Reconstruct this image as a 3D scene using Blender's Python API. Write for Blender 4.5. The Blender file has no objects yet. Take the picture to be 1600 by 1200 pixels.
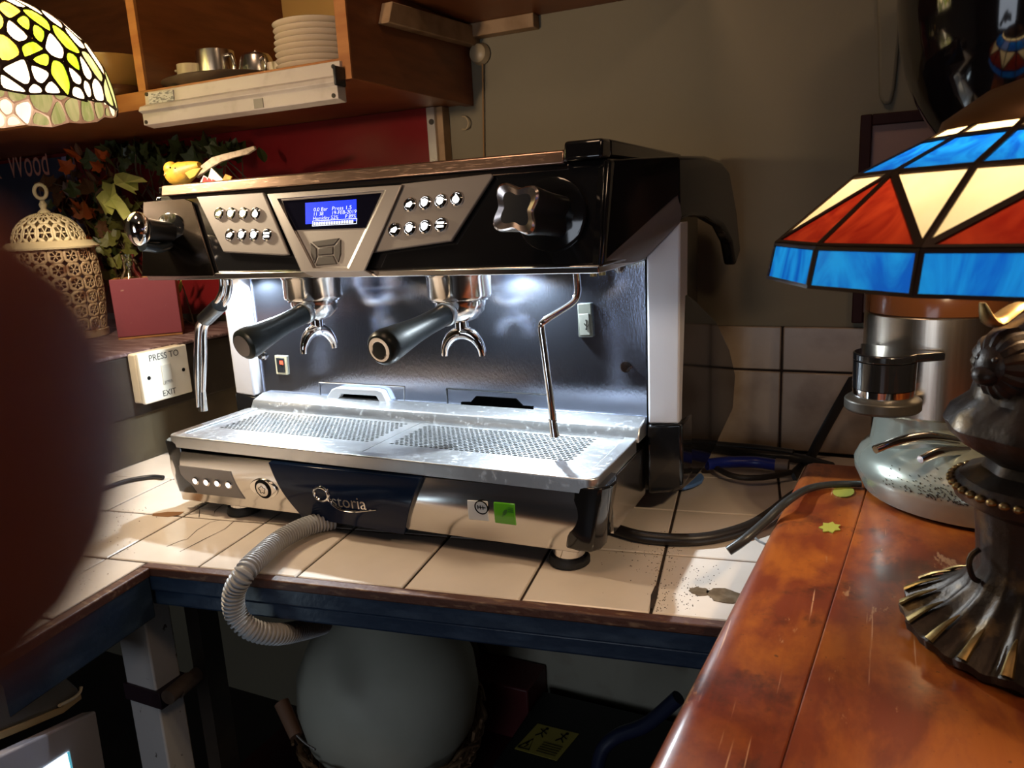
import bpy, bmesh, math, random
import numpy as np
from mathutils import Vector, Matrix
random.seed(7)
R = math.radians
PI = math.pi
S = bpy.context.scene
COL = S.collection

# ------------------------------------------------------------------ camera
FPX = 1190.0
CAM = np.array([0.0, 0.0, 0.47])
_d = np.array([280, 5400, FPX]); _d = _d/np.linalg.norm(_d)
_x = np.array([-2538, -129, FPX]); _x = _x-_d*(_x@_d); _x = _x/np.linalg.norm(_x)
_X = -_x; _Z = -_d; _Y = np.cross(_Z, _X)
RW = np.array([_X, _Y, _Z])                     # world = RW @ camera(x right, y down, z forward)
cd = bpy.data.cameras.new('camera'); cam = bpy.data.objects.new('camera', cd); COL.objects.link(cam)
r_, dn, fw = RW[:, 0], RW[:, 1], RW[:, 2]
cam.matrix_world = Matrix(((r_[0], -dn[0], -fw[0], CAM[0]), (r_[1], -dn[1], -fw[1], CAM[1]), (r_[2], -dn[2], -fw[2], CAM[2]), (0, 0, 0, 1)))
cd.sensor_fit = 'HORIZONTAL'; cd.sensor_width = 36; cd.lens = 36*FPX/1600
cd.clip_start = 0.004; cd.clip_end = 50
cd.dof.use_dof = True; cd.dof.focus_distance = 1.10; cd.dof.aperture_fstop = 13
S.camera = cam

# ------------------------------------------------------------------ world, lights, exposure
w = bpy.data.worlds.new('room_air'); S.world = w; w.use_nodes = True
w.node_tree.nodes['Background'].inputs[0].default_value = (0.55, 0.50, 0.55, 1)
w.node_tree.nodes['Background'].inputs[1].default_value = 0.035
S.view_settings.view_transform = 'Standard'; S.view_settings.look = 'None'
S.view_settings.exposure = 0.0; S.view_settings.gamma = 1.0
S.view_settings.use_curve_mapping = False

def light(name, kind, loc, power, color, size=0.05, target=None, spot=None, blend=0.3, size_y=None):
    d = bpy.data.lights.new(name, kind); d.energy = power; d.color = color
    if kind == 'AREA':
        d.size = size
        if size_y: d.shape = 'RECTANGLE'; d.size_y = size_y
    else:
        d.shadow_soft_size = size
    if spot: d.spot_size = R(spot); d.spot_blend = blend
    o = bpy.data.objects.new(name, d); COL.objects.link(o); o.location = loc
    if target:
        o.rotation_euler = (Vector(target)-Vector(loc)).to_track_quat('-Z', 'Y').to_euler()
    return o
WARM = (1.0, 0.66, 0.38); COOL = (0.80, 0.92, 1.0)
light('ceiling_lamp_room', 'AREA', (-0.60, 0.15, 1.95), 6.3, (1.0, 0.64, 0.40), 0.45, (-0.65, 0.55, 0.0))
light('ceiling_lamp_bar', 'AREA', (0.75, -0.1, 1.6), 3.2, (1.0, 0.66, 0.40), 0.25, (0.1, 0.6, 0.0))
light('table_lamp_left', 'SPOT', (-0.86, -0.20, 0.60), 34.0, (1.0, 0.72, 0.46), 0.03, (-0.80, 1.20, 0.64), 52, 1.0)
light('under_counter_fill', 'AREA', (-0.42, -2.2, 0.22), 10.5, (0.78, 0.87, 1.0), 1.0, (-0.5, 1.0, -0.1))  # unseen cool fill, added behind the camera to reach under the counter
light('work_led_left', 'SPOT', (-1.035, 1.078, 0.393), 12, COOL, 0.006, (-1.0, 0.90, 0.0), 165, 0.3)
light('work_led_right', 'SPOT', (-0.50, 1.078, 0.393), 15.5, COOL, 0.006, (-0.5, 0.90, 0.0), 165, 0.3)

# ------------------------------------------------------------------ pixel -> world helpers (points are found on real planes)
def ray(px, py): return RW@np.array([px-800, py-600, FPX])
def at(px, py, axis, val):
    r = ray(px, py); i = 'xyz'.index(axis); return CAM+r*((val-CAM[i])/r[i])
class Plane:
    def __init__(s, o, n, u=(1, 0, 0)):
        s.o = np.array(o, float); s.n = np.array(n, float); s.n /= np.linalg.norm(s.n)
        s.u = np.array(u, float); s.u -= s.n*(s.u@s.n); s.u /= np.linalg.norm(s.u); s.v = np.cross(s.n, s.u)
    def at(s, px, py, off=0.0):
        r = ray(px, py); t = ((s.o+s.n*off-CAM)@s.n)/(r@s.n); return CAM+r*t
    def pts(s, l, off=0.0): return [s.at(a, b, off) for a, b in l]

# ------------------------------------------------------------------ materials
MATS = {}
def mat(name, color=(.5, .5, .5), rough=.5, metal=0.0, spec=.5, coat=0.0, noise=None, bump=None, emit=None, emit_str=0, trans=0.0, ior=1.45, coat_rough=.08):
    if name in MATS: return MATS[name]
    m = bpy.data.materials.new(name); m.use_nodes = True; nt = m.node_tree; b = nt.nodes['Principled BSDF']
    b.inputs['Base Color'].default_value = (*color, 1); b.inputs['Roughness'].default_value = rough
    b.inputs['Metallic'].default_value = metal; b.inputs['Specular IOR Level'].default_value = spec
    b.inputs['Coat Weight'].default_value = coat; b.inputs['Coat Roughness'].default_value = coat_rough
    b.inputs['Transmission Weight'].default_value = trans; b.inputs['IOR'].default_value = ior
    if emit:
        b.inputs['Emission Color'].default_value = (*emit, 1); b.inputs['Emission Strength'].default_value = emit_str
    tc = None
    if noise:      # (scale, colour2, low, high, stretch)
        sc, c2, lo, hi = noise[:4]; st = noise[4] if len(noise) > 4 else (1, 1, 1)
        tc = nt.nodes.new('ShaderNodeTexCoord'); mp = nt.nodes.new('ShaderNodeMapping'); mp.inputs['Scale'].default_value = st
        nt.links.new(tc.outputs['Object'], mp.inputs[0])
        n = nt.nodes.new('ShaderNodeTexNoise'); n.inputs['Scale'].default_value = sc; n.inputs['Detail'].default_value = 6
        nt.links.new(mp.outputs[0], n.inputs['Vector'])
        rp = nt.nodes.new('ShaderNodeMapRange'); rp.inputs['From Min'].default_value = lo; rp.inputs['From Max'].default_value = hi
        nt.links.new(n.outputs['Fac'], rp.inputs[0])
        mx = nt.nodes.new('ShaderNodeMix'); mx.data_type = 'RGBA'
        mx.inputs[6].default_value = (*color, 1); mx.inputs[7].default_value = (*c2, 1)
        nt.links.new(rp.outputs[0], mx.inputs[0]); nt.links.new(mx.outputs[2], b.inputs['Base Color'])
    if bump:       # (scale, strength, stretch)
        st = bump[2] if len(bump) > 2 else (1, 1, 1)
        tc = nt.nodes.new('ShaderNodeTexCoord'); mp = nt.nodes.new('ShaderNodeMapping'); mp.inputs['Scale'].default_value = st
        nt.links.new(tc.outputs['Object'], mp.inputs[0])
        n = nt.nodes.new('ShaderNodeTexNoise'); n.inputs['Scale'].default_value = bump[0]; n.inputs['Detail'].default_value = 5
        nt.links.new(mp.outputs[0], n.inputs['Vector'])
        bp = nt.nodes.new('ShaderNodeBump'); bp.inputs['Strength'].default_value = bump[1]; bp.inputs['Distance'].default_value = .002
        nt.links.new(n.outputs['Fac'], bp.inputs['Height']); nt.links.new(bp.outputs[0], b.inputs['Normal'])
    MATS[name] = m
    return m

def glass_pane(name, c1, c2, scale=14, glow=1.0):
    """stained glass: lets the bulb's light through (translucent) with a glossy face; swirled streaks"""
    if name in MATS: return MATS[name]
    m = bpy.data.materials.new(name); m.use_nodes = True; nt = m.node_tree; nt.nodes.clear()
    out = nt.nodes.new('ShaderNodeOutputMaterial'); tr = nt.nodes.new('ShaderNodeBsdfTranslucent'); gl = nt.nodes.new('ShaderNodeBsdfGlossy')
    df = nt.nodes.new('ShaderNodeBsdfDiffuse')
    gl.inputs['Roughness'].default_value = .12
    ms = nt.nodes.new('ShaderNodeMixShader'); ms.inputs[0].default_value = .06
    md = nt.nodes.new('ShaderNodeMixShader'); md.inputs[0].default_value = .25
    tc = nt.nodes.new('ShaderNodeTexCoord'); mp = nt.nodes.new('ShaderNodeMapping'); mp.inputs['Scale'].default_value = (1, 1, .35)
    n = nt.nodes.new('ShaderNodeTexNoise'); n.inputs['Scale'].default_value = scale; n.inputs['Distortion'].default_value = 2.5; n.inputs['Detail'].default_value = 4
    mr = nt.nodes.new('ShaderNodeMapRange'); mr.inputs['From Min'].default_value = .35; mr.inputs['From Max'].default_value = .65
    mx = nt.nodes.new('ShaderNodeMix'); mx.data_type = 'RGBA'; mx.inputs[6].default_value = (*c1, 1); mx.inputs[7].default_value = (*c2, 1)
    L = nt.links.new
    L(tc.outputs['Object'], mp.inputs[0]); L(mp.outputs[0], n.inputs['Vector']); L(n.outputs['Fac'], mr.inputs[0]); L(mr.outputs[0], mx.inputs[0])
    L(mx.outputs[2], tr.inputs['Color']); L(mx.outputs[2], df.inputs['Color'])
    L(tr.outputs[0], md.inputs[1]); L(df.outputs[0], md.inputs[2]); L(md.outputs[0], ms.inputs[1]); L(gl.outputs[0], ms.inputs[2]); L(ms.outputs[0], out.inputs[0])
    MATS[name] = m
    return m

def scratched(name, color, rough, dens=90, strength=.25, stretch=(1, 1, 6), metal=1.0, dr=.35):
    """steel with fine scratches: brighter, rougher streaks over a polished face"""
    if name in MATS: return MATS[name]
    m = mat(name, color, rough, metal); nt = m.node_tree; b = nt.nodes['Principled BSDF']; L = nt.links.new
    tc = nt.nodes.new('ShaderNodeTexCoord'); mp = nt.nodes.new('ShaderNodeMapping'); mp.inputs['Scale'].default_value = stretch
    L(tc.outputs['Object'], mp.inputs[0])
    n = nt.nodes.new('ShaderNodeTexNoise'); n.inputs['Scale'].default_value = dens; n.inputs['Detail'].default_value = 8; n.inputs['Roughness'].default_value = .7
    L(mp.outputs[0], n.inputs['Vector'])
    mr = nt.nodes.new('ShaderNodeMapRange'); mr.inputs['From Min'].default_value = .54; mr.inputs['From Max'].default_value = .72
    mr.inputs['To Min'].default_value = rough; mr.inputs['To Max'].default_value = min(.6, rough+dr)
    L(n.outputs['Fac'], mr.inputs[0]); L(mr.outputs[0], b.inputs['Roughness'])
    bp = nt.nodes.new('ShaderNodeBump'); bp.inputs['Strength'].default_value = strength; bp.inputs['Distance'].default_value = .0006
    L(n.outputs['Fac'], bp.inputs['Height']); L(bp.outputs[0], b.inputs['Normal'])
    return m

CHROME = mat('polished_chrome', (.86, .86, .87), .07, 1)
STEEL = mat('brushed_steel', (.70, .69, .68), .17, 1, bump=(40, .02, (.3, 3, 3)))
SPLASH = scratched('scratched_mirror_steel', (.48, .54, .70), .03, 150, .24, (2.6, 1, 1.0), .98, .16)
TRAYM = scratched('worn_tray_steel', (.74, .76, .78), .30, 70, .3, (1.5, 2, 1), .92)
BLACK = mat('gloss_black_plastic', (.008, .008, .009), .10, 0, .5, .5)
BLACKM = mat('satin_black_plastic', (.015, .016, .018), .38)
RUBBER = mat('black_rubber', (.012, .012, .012), .6)
HANDLE = mat('dark_green_black_handle', (.008, .011, .010), .33, 0, .35, bump=(300, .05))
GREY = mat('silver_grey_panel', (.235, .215, .205), .42, .25)
GREYD = mat('dark_silver_keys', (.075, .068, .064), .40, .35)
PILLAR = mat('pale_grey_lacquer', (.50, .49, .52), .35)
NAVY = mat('navy_gloss_badge', (.005, .012, .034), .14, 0, .22, .05)
WHITE = mat('white_plastic', (.74, .72, .64), .35)
WHITELIT = mat('backlit_white_icon', (.9, .9, .9), .4, emit=(1, 1, 1), emit_str=2.5)
PAINTBLK = mat('black_print', (.006, .006, .006), .8, spec=.1)
TILE = mat('glazed_cream_white_tile', (.66, .575, .50), .16, 0, .5, noise=(9, (.60, .52, .45), .4, .7), bump=(18, .06))
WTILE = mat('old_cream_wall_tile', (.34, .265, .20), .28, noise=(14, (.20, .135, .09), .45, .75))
GROUT = mat('brown_dirty_grout', (.016, .009, .006), .9, noise=(40, (.045, .022, .012), .45, .7))
NAVYWOOD = mat('navy_painted_board', (.016, .031, .063), .38, noise=(22, (.034, .058, .10), .45, .7, (1, 1, 3)), bump=(90, .35))
EDGEWOOD = mat('worn_brown_edge_strip', (.075, .028, .016), .5, noise=(35, (.20, .12, .07), .55, .7, (1, 4, 4)), bump=(120, .5))
CABWOOD = mat('orange_brown_cabinet_wood', (.21, .066, .018), .42, noise=(9, (.14, .040, .011), .35, .7, (1, 1, 6)), bump=(60, .1, (1, 1, 8)))
CABEDGE = mat('lighter_pine_edge', (.40, .17, .055), .45, noise=(12, (.28, .10, .03), .35, .7, (.6, 4, 4)))
WALLM = mat('dull_sage_wall_paint', (.205, .178, .120), .75, noise=(3, (.180, .156, .106), .35, .7), bump=(45, .22, (1.6, 1, .5)))
OCHRE = mat('ochre_back_board', (.45, .26, .07), .6)
REDP = mat('deep_red_gloss_panel', (.165, .010, .012), .25, 0, .5, noise=(6, (.13, .008, .010), .4, .7))
PLASTER = mat('stained_cream_plaster', (.36, .34, .27), .85, noise=(8, (.20, .16, .11), .48, .75), bump=(30, .5))
DARK = mat('dark_brown_black_paint', (.020, .015, .012), .5, noise=(18, (.035, .026, .018), .45, .7))
ALU = mat('dull_aluminium', (.62, .60, .57), .35, .9)
FIXT = mat('off_white_enamel', (.50, .45, .41), .38, 0, .5, noise=(30, (.40, .35, .31), .55, .8))
CHINA = mat('glazed_ivory_china', (.66, .55, .42), .14, 0, .5, .3)
BRONZE = mat('aged_dark_bronze', (.030, .020, .013), .42, .55, noise=(28, (.20, .12, .04), .58, .80), bump=(140, .35))
BRASS = mat('rubbed_brass_edge', (.27, .18, .065), .35, .9, noise=(60, (.10, .06, .02), .5, .7))
LEAD = mat('dark_lead_came', (.035, .018, .012), .45, .4)
LEADS = mat('tarnished_solder', (.16, .13, .12), .4, .7)
GREENGREY = mat('pale_green_grey_enamel', (.36, .385, .335), .27, .6, .5, .2)
CREAM = mat('cream_painted_metal', (.74, .62, .40), .45, bump=(200, .15))
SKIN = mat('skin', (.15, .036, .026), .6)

# ------------------------------------------------------------------ mesh builder
ORG = {}
class B:
    def __init__(s): s.v = []; s.f = []
    def add(s, vs, fs):
        o = len(s.v); s.v += [tuple(float(c) for c in p) for p in vs]; s.f += [tuple(i+o for i in f) for f in fs]; return s
    def box(s, lo, hi):
        x0, y0, z0 = lo; x1, y1, z1 = hi
        return s.add([(x0, y0, z0), (x1, y0, z0), (x1, y1, z0), (x0, y1, z0), (x0, y0, z1), (x1, y0, z1), (x1, y1, z1), (x0, y1, z1)],
                     [(0, 3, 2, 1), (4, 5, 6, 7), (0, 1, 5, 4), (1, 2, 6, 5), (2, 3, 7, 6), (3, 0, 4, 7)])
    def prism(s, pts, vec):
        pts = [np.array(p, float) for p in pts]; n = len(pts); vec = np.array(vec, float)
        nr = np.zeros(3)
        for i in range(n): nr += np.cross(pts[i], pts[(i+1) % n])
        if nr@vec < 0: pts = pts[::-1]
        vs = pts+[p+vec for p in pts]
        fs = [tuple(range(n))[::-1], tuple(range(n, 2*n))]+[(i, (i+1) % n, n+(i+1) % n, n+i) for i in range(n)]
        return s.add(vs, fs)
    def frame(s, axis):
        a = np.array(axis, float); a /= np.linalg.norm(a)
        t = np.array([0, 0, 1.]) if abs(a[2]) < .9 else np.array([1., 0, 0])
        u = np.cross(t, a); u /= np.linalg.norm(u); return a, u, np.cross(a, u)
    def lathe(s, prof, o=(0, 0, 0), axis=(0, 0, 1), seg=24, rad=None, cap=True):
        """prof: list of (radius, height); rad(angle, radius, height) may vary the radius"""
        a, u, v = s.frame(axis); o = np.array(o, float); vs = []; fs = []
        for (r, h) in prof:
            for k in range(seg):
                t = 2*PI*k/seg; rr = rad(t, r, h) if rad else r
                hh = h
                if isinstance(rr, tuple): rr, hh = rr
                vs.append(o+a*hh+(u*math.cos(t)+v*math.sin(t))*rr)
        for i in range(len(prof)-1):
            for k in range(seg):
                k2 = (k+1) % seg; fs.append((i*seg+k, i*seg+k2, (i+1)*seg+k2, (i+1)*seg+k))
        if cap:
            if prof[0][0] > 1e-6: fs.append(tuple(range(seg))[::-1])
            if prof[-1][0] > 1e-6: fs.append(tuple(range((len(prof)-1)*seg, len(prof)*seg)))
        return s.add(vs, fs)
    def cyl(s, p0, p1, r0, r1=None, seg=20):
        p0 = np.array(p0, float); p1 = np.array(p1, float)
        return s.lathe([(r0, 0), (r1 if r1 is not None else r0, float(np.linalg.norm(p1-p0)))], p0, p1-p0, seg)
    def sphere(s, c, r, sc=(1, 1, 1), seg=20, rings=12):
        vs = []; fs = []
        for i in range(rings+1):
            ph = PI*i/rings
            for k in range(seg):
                t = 2*PI*k/seg
                vs.append((c[0]+r*sc[0]*math.sin(ph)*math.cos(t), c[1]+r*sc[1]*math.sin(ph)*math.sin(t), c[2]-r*sc[2]*math.cos(ph)))
        for i in range(rings):
            for k in range(seg):
                k2 = (k+1) % seg; fs.append((i*seg+k, i*seg+k2, (i+1)*seg+k2, (i+1)*seg+k))
        return s.add(vs, fs)
    def tube(s, pts, r, seg=12, smooth=6, rads=None, flat=None):
        P = [np.array(p, float) for p in pts]
        if smooth > 1 and len(P) > 2: P, tt = catmull(P, smooth)
        else: tt = list(range(len(P)))
        n = len(P); vs = []; fs = []; u = None
        for i in range(n):
            t = P[min(i+1, n-1)]-P[max(i-1, 0)]; t /= (np.linalg.norm(t)+1e-12)
            if u is None:
                h = np.array([0, 0, 1.]) if abs(t[2]) < .9 else np.array([1., 0, 0]); u = np.cross(h, t)
            u = u-t*(u@t); u /= (np.linalg.norm(u)+1e-12); v = np.cross(t, u)
            rr = r
            if rads is not None: rr = rads(i, n) if callable(rads) else float(np.interp(tt[i], range(len(rads)), rads))
            for k in range(seg):
                a = 2*PI*k/seg; vs.append(P[i]+u*rr*math.cos(a)+v*rr*math.sin(a)*(flat or 1))
        for i in range(n-1):
            for k in range(seg):
                k2 = (k+1) % seg; fs.append((i*seg+k, i*seg+k2, (i+1)*seg+k2, (i+1)*seg+k))
        fs.append(tuple(range(seg))[::-1]); fs.append(tuple(range((n-1)*seg, n*seg)))
        return s.add(vs, fs)
    def text(s, txt, o, u, v, size, depth=.0006, stretch=1.0, align='LEFT', thin=0.0):
        cu = bpy.data.curves.new('t', 'FONT'); cu.body = txt; cu.size = size; cu.align_x = align; cu.extrude = depth/2
        cu.resolution_u = 3; cu.offset = -thin; cu.space_line = .95
        ob = bpy.data.objects.new('t', cu); COL.objects.link(ob)
        dg = bpy.context.evaluated_depsgraph_get(); me = bpy.data.meshes.new_from_object(ob.evaluated_get(dg))
        o = np.array(o, float); u = np.array(u, float); v = np.array(v, float); n = np.cross(u, v)
        s.add([o+u*p.co.x*stretch+v*p.co.y+n*p.co.z for p in me.vertices], [tuple(q.vertices) for q in me.polygons])
        bpy.data.objects.remove(ob); bpy.data.curves.remove(cu); bpy.data.meshes.remove(me)
        return s
    def build(s, name, m, parent=None, bevel=0, smooth=True, seg=2, base=None, sub=0, solid=0):
        """one mesh object; verts are given in world metres and stored relative to the thing's base"""
        org = ORG[parent.name] if parent else (np.array(base, float) if base is not None else np.zeros(3))
        me = bpy.data.meshes.new(name); me.from_pydata([tuple(np.array(p)-org) for p in s.v], [], s.f)
        bm = bmesh.new(); bm.from_mesh(me); bmesh.ops.recalc_face_normals(bm, faces=bm.faces); bm.to_mesh(me); bm.free()
        me.materials.append(m)
        if smooth:
            me.polygons.foreach_set('use_smooth', [True]*len(me.polygons))
            try: me.set_sharp_from_angle(angle=R(38))
            except Exception: pass
        o = bpy.data.objects.new(name, me); COL.objects.link(o)
        if parent: o.parent = parent
        else: o.location = org
        ORG[o.name] = org
        if solid:
            d = o.modifiers.new('solid', 'SOLIDIFY'); d.thickness = solid; d.offset = 0
        if bevel:
            b = o.modifiers.new('bevel', 'BEVEL'); b.width = bevel; b.segments = seg; b.limit_method = 'ANGLE'; b.angle_limit = R(35)
        if sub:
            d = o.modifiers.new('sub', 'SUBSURF'); d.levels = sub; d.render_levels = sub
        return o
def catmull(P, k):
    out = []; tt = []; n = len(P)
    for i in range(n-1):
        p0 = P[max(i-1, 0)]; p1 = P[i]; p2 = P[i+1]; p3 = P[min(i+2, n-1)]
        for j in range(k):
            t = j/k
            out.append(.5*((2*p1)+(-p0+p2)*t+(2*p0-5*p1+4*p2-p3)*t*t+(-p0+3*p1-3*p2+p3)*t**3)); tt.append(i+t)
    out.append(P[-1]); tt.append(n-1)
    return out, tt
def tag(o, label, cat=None, group=None, kind=None):
    o['label'] = label
    if cat: o['category'] = cat
    if group: o['group'] = group
    if kind: o['kind'] = kind
    return o
def thing(name, loc, label, cat, group=None):
    o = bpy.data.objects.new(name, None); COL.objects.link(o); o.location = [float(c) for c in loc]; o.empty_display_size = .02
    ORG[o.name] = np.array(loc, float); tag(o, label, cat, group); return o
def struct(o): o['kind'] = 'structure'; return o
def dup(o, name, loc=None, parent=None, rot=None):
    c = o.copy(); c.name = name; COL.objects.link(c)
    if parent: c.parent = parent
    if loc is not None: c.location = [float(q) for q in loc]
    if rot is not None: c.rotation_euler = rot
    return c
def clip(poly, n, d):
    """keep the part of a 2-D polygon with p.n <= d"""
    out = []
    for i in range(len(poly)):
        a = poly[i]; b = poly[(i+1) % len(poly)]; da = a@n-d; db = b@n-d
        if da <= 0: out.append(a)
        if da*db < 0: out.append(a+(b-a)*(da/(da-db)))
    return out

# ================================================================== SETTING
YW = 1.495
TH = R(8.3); E1 = np.array([math.cos(TH), math.sin(TH)]); E2 = np.array([-math.sin(TH), math.cos(TH)])
def uv(u, v, z): p = E1*u+E2*v; return np.array([p[0], p[1], z])
wall_back = struct(B().box((-2.6, YW, -.9), (2.2, YW+.1, 2.3)).build('wall_back', WALLM))
pl = B()
pl.box((-1.3, YW-.006, -.9), (.6, YW, -.03))
pl.build('plaster', PLASTER, wall_back)
wt = None
for k in range(-5, 4):
    x0 = -.151+k*.1605
    for z0, z1 in ((.004, .157), (.161, .243)):
        b = B(); b.box((x0+.002, YW-.009, z0), (x0+.1585, YW, z1)); b.build('tile', WTILE, wall_back, bevel=.002, seg=1)
B().box((-.96, YW-.004, 0), (.50, YW, .243)).build('grout', GROUT, wall_back)
struct(B().box((-2.7, -2.5, -.9), (-2.6, 1.6, 2.3)).build('wall_left', WALLM))
FLOORM = mat('dark_floor_boards', (.020, .016, .016), .5, noise=(6, (.035, .025, .020), .4, .7))
struct(B().box((-2.7, -2.5, -1.0), (2.2, 1.6, -.9)).build('floor', FLOORM))
struct(B().box((-2.7, -2.5, 2.3), (2.2, 1.6, 2.4)).build('ceiling', mat('dim_ceiling_paint', (.35, .30, .24), .8)))

BW = mat('dark_bar_panelling', (.10, .045, .02), .45, noise=(5, (.06, .025, .012), .4, .7, (4, 4, .5)))
struct(B().box((-2.7, -2.6, -.9), (2.3, -2.5, 2.3)).build('wall_front', BW))
struct(B().box((2.2, -2.5, -.9), (2.3, 1.6, 2.3)).build('wall_right', BW))

# ---- tiled counter
U0, SU, V0, SV = -.911, .1615, .832, .1635
cnt = thing('tiled_counter', (-.5, 1.1, -.12), 'white tiled corner worktop with worn navy painted edge under the coffee machine', 'counter')
UC = -.835      # inner corner of the L
g = B()
g.prism([uv(-1.72, .16, -.0025), uv(UC, .16, -.0025), uv(UC, V0, -.0025), uv(-1.72, V0, -.0025)], (0, 0, -.02))
g.prism([p for p in [uv(-1.72, V0, -.0025), uv(.45, V0, -.0025), np.array([.25, YW-.01, -.0025]), np.array([-1.93, YW-.01, -.0025])]], (0, 0, -.02))
g.build('grout_bed', GROUT, cnt)
def add_tile(poly):
    poly = [np.array(p) for p in poly]; c = sum(poly)/len(poly)
    if len(poly) < 3: return
    b = B(); n = len(poly); ins = [p+(c-p)*(.0022/max(.02, np.linalg.norm(c-p))) for p in poly]
    t = random.uniform(-.0006, .0006)
    vs = [(p[0], p[1], -.004) for p in poly]+[(p[0], p[1], -.0008+t) for p in poly]+[(p[0], p[1], .0004+t) for p in ins]
    fs = [tuple(range(n))[::-1], tuple(range(2*n, 3*n))]
    for i in range(n):
        j = (i+1) % n; fs += [(i, j, n+j, n+i), (n+i, n+j, 2*n+j, 2*n+i)]
    b.add(vs, fs); b.build('tile', TILE, cnt, smooth=False)
gp = .0021
for i in range(-5, 8):
    for j in range(-3, 5):
        u0 = U0+i*SU+gp; u1 = u0+SU-2*gp; v0 = V0+j*SV+gp; v1 = v0+SV-2*gp
        if j < 0:
            if u0 > UC-.02: continue
            u1 = min(u1, UC-.004)
        poly = [uv(u0, v0, 0)[:2], uv(u1, v0, 0)[:2], uv(u1, v1, 0)[:2], uv(u0, v1, 0)[:2]]
        poly = clip(poly, np.array([0, 1.]), YW-.012)
        poly = clip(poly, np.array([-1., 0]), 1.62)
        if len(poly) < 3: continue
        add_tile(poly)
# front edge strips and fascias (boards following both runs)
def board(u0, v0, u1, v1, z0, z1, name, m, bev=.002):
    return B().prism([uv(u0, v0, z0), uv(u1, v0, z0), uv(u1, v1, z0), uv(u0, v1, z0)], (0, 0, z1-z0)).build(name, m, cnt, bevel=bev)
board(UC, V0-.016, .45, V0, -.013, .001, 'edge_strip', EDGEWOOD)
board(UC, .16, UC+.016, V0-.016, -.013, .001, 'edge_strip', EDGEWOOD)
board(UC, V0-.012, .45, V0+.012, -.038, -.011, 'fascia_board', NAVYWOOD, .003)
board(UC, V0-.006, .45, V0+.012, -.064, -.038, 'fascia_board', NAVYWOOD, .004)
board(UC-.012, .16, UC+.010, V0-.012, -.080, -.013, 'fascia_board', NAVYWOOD, .003)
board(-1.72, V0, .45, V0+.45, -.058, -.025, 'underside_board', DARK, .001)

# ================================================================== BAR (wooden) on the right
def atd(px, py, D): return CAM+ray(px, py)*(D/FPX)
ZB = .09
bar = thing('wooden_bar', (.1, .6, 0), 'scuffed orange-brown wooden bar top under the blue glass lamp', 'bar')
def barwood():
    m = mat('worn_varnished_bar_wood', (.36, .075, .012), .30, 0, .5, .35, coat_rough=.18)
    nt = m.node_tree; b = nt.nodes['Principled BSDF']; L = nt.links.new
    tc = nt.nodes.new('ShaderNodeTexCoord')
    def nz(scale, st, det=6, dist=0, rgh=.5):
        mp = nt.nodes.new('ShaderNodeMapping'); mp.inputs['Scale'].default_value = st; L(tc.outputs['Object'], mp.inputs[0])
        n = nt.nodes.new('ShaderNodeTexNoise'); n.inputs['Scale'].default_value = scale; n.inputs['Detail'].default_value = det; n.inputs['Distortion'].default_value = dist; n.inputs['Roughness'].default_value = rgh
        L(mp.outputs[0], n.inputs['Vector']); return n.outputs['Fac']
    def rng(x, lo, hi):
        r = nt.nodes.new('ShaderNodeMapRange'); r.inputs['From Min'].default_value = lo; r.inputs['From Max'].default_value = hi; L(x, r.inputs[0]); return r.outputs[0]
    def mix(f, a, c):
        x = nt.nodes.new('ShaderNodeMix'); x.data_type = 'RGBA'; L(f, x.inputs[0])
        if isinstance(a, tuple): x.inputs[6].default_value = (*a, 1)
        else: L(a, x.inputs[6])
        x.inputs[7].default_value = (*c, 1); return x.outputs[2]
    c = mix(rng(nz(13, (1, .5, 1), 10, .3, .66), .42, .57), (.30, .080, .011), (.155, .028, .008))
    c = mix(rng(nz(10, (1, .8, 1), 10, .3, .68), .54, .62), c, (.075, .016, .006))
    c = mix(rng(nz(60, (1, .05, 1), 3), .50, .75), c, (.20, .040, .008))
    c = mix(rng(nz(13, (1.8, .5, 1), 12, .15, .72), .615, .635), c, (.38, .19, .09))
    c = mix(rng(nz(210, (1, .025, 1), 3), .69, .73), c, (.50, .26, .14))
    c = mix(rng(nz(120, (1, 1, 1), 3), .70, .74), c, (.10, .03, .01))
    L(c, b.inputs['Base Color'])
    bp = nt.nodes.new('ShaderNodeBump'); bp.inputs['Strength'].default_value = .25; bp.inputs['Distance'].default_value = .002
    L(nz(40, (1, .15, 1), 8), bp.inputs['Height']); L(bp.outputs[0], b.inputs['Normal'])
    rr = nt.nodes.new('ShaderNodeMapRange'); rr.inputs['To Min'].default_value = .22; rr.inputs['To Max'].default_value = .5
    L(nz(12, (1, .5, 1), 6), rr.inputs[0]); L(rr.outputs[0], b.inputs['Roughness'])
    return m
BARW = barwood()
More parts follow.
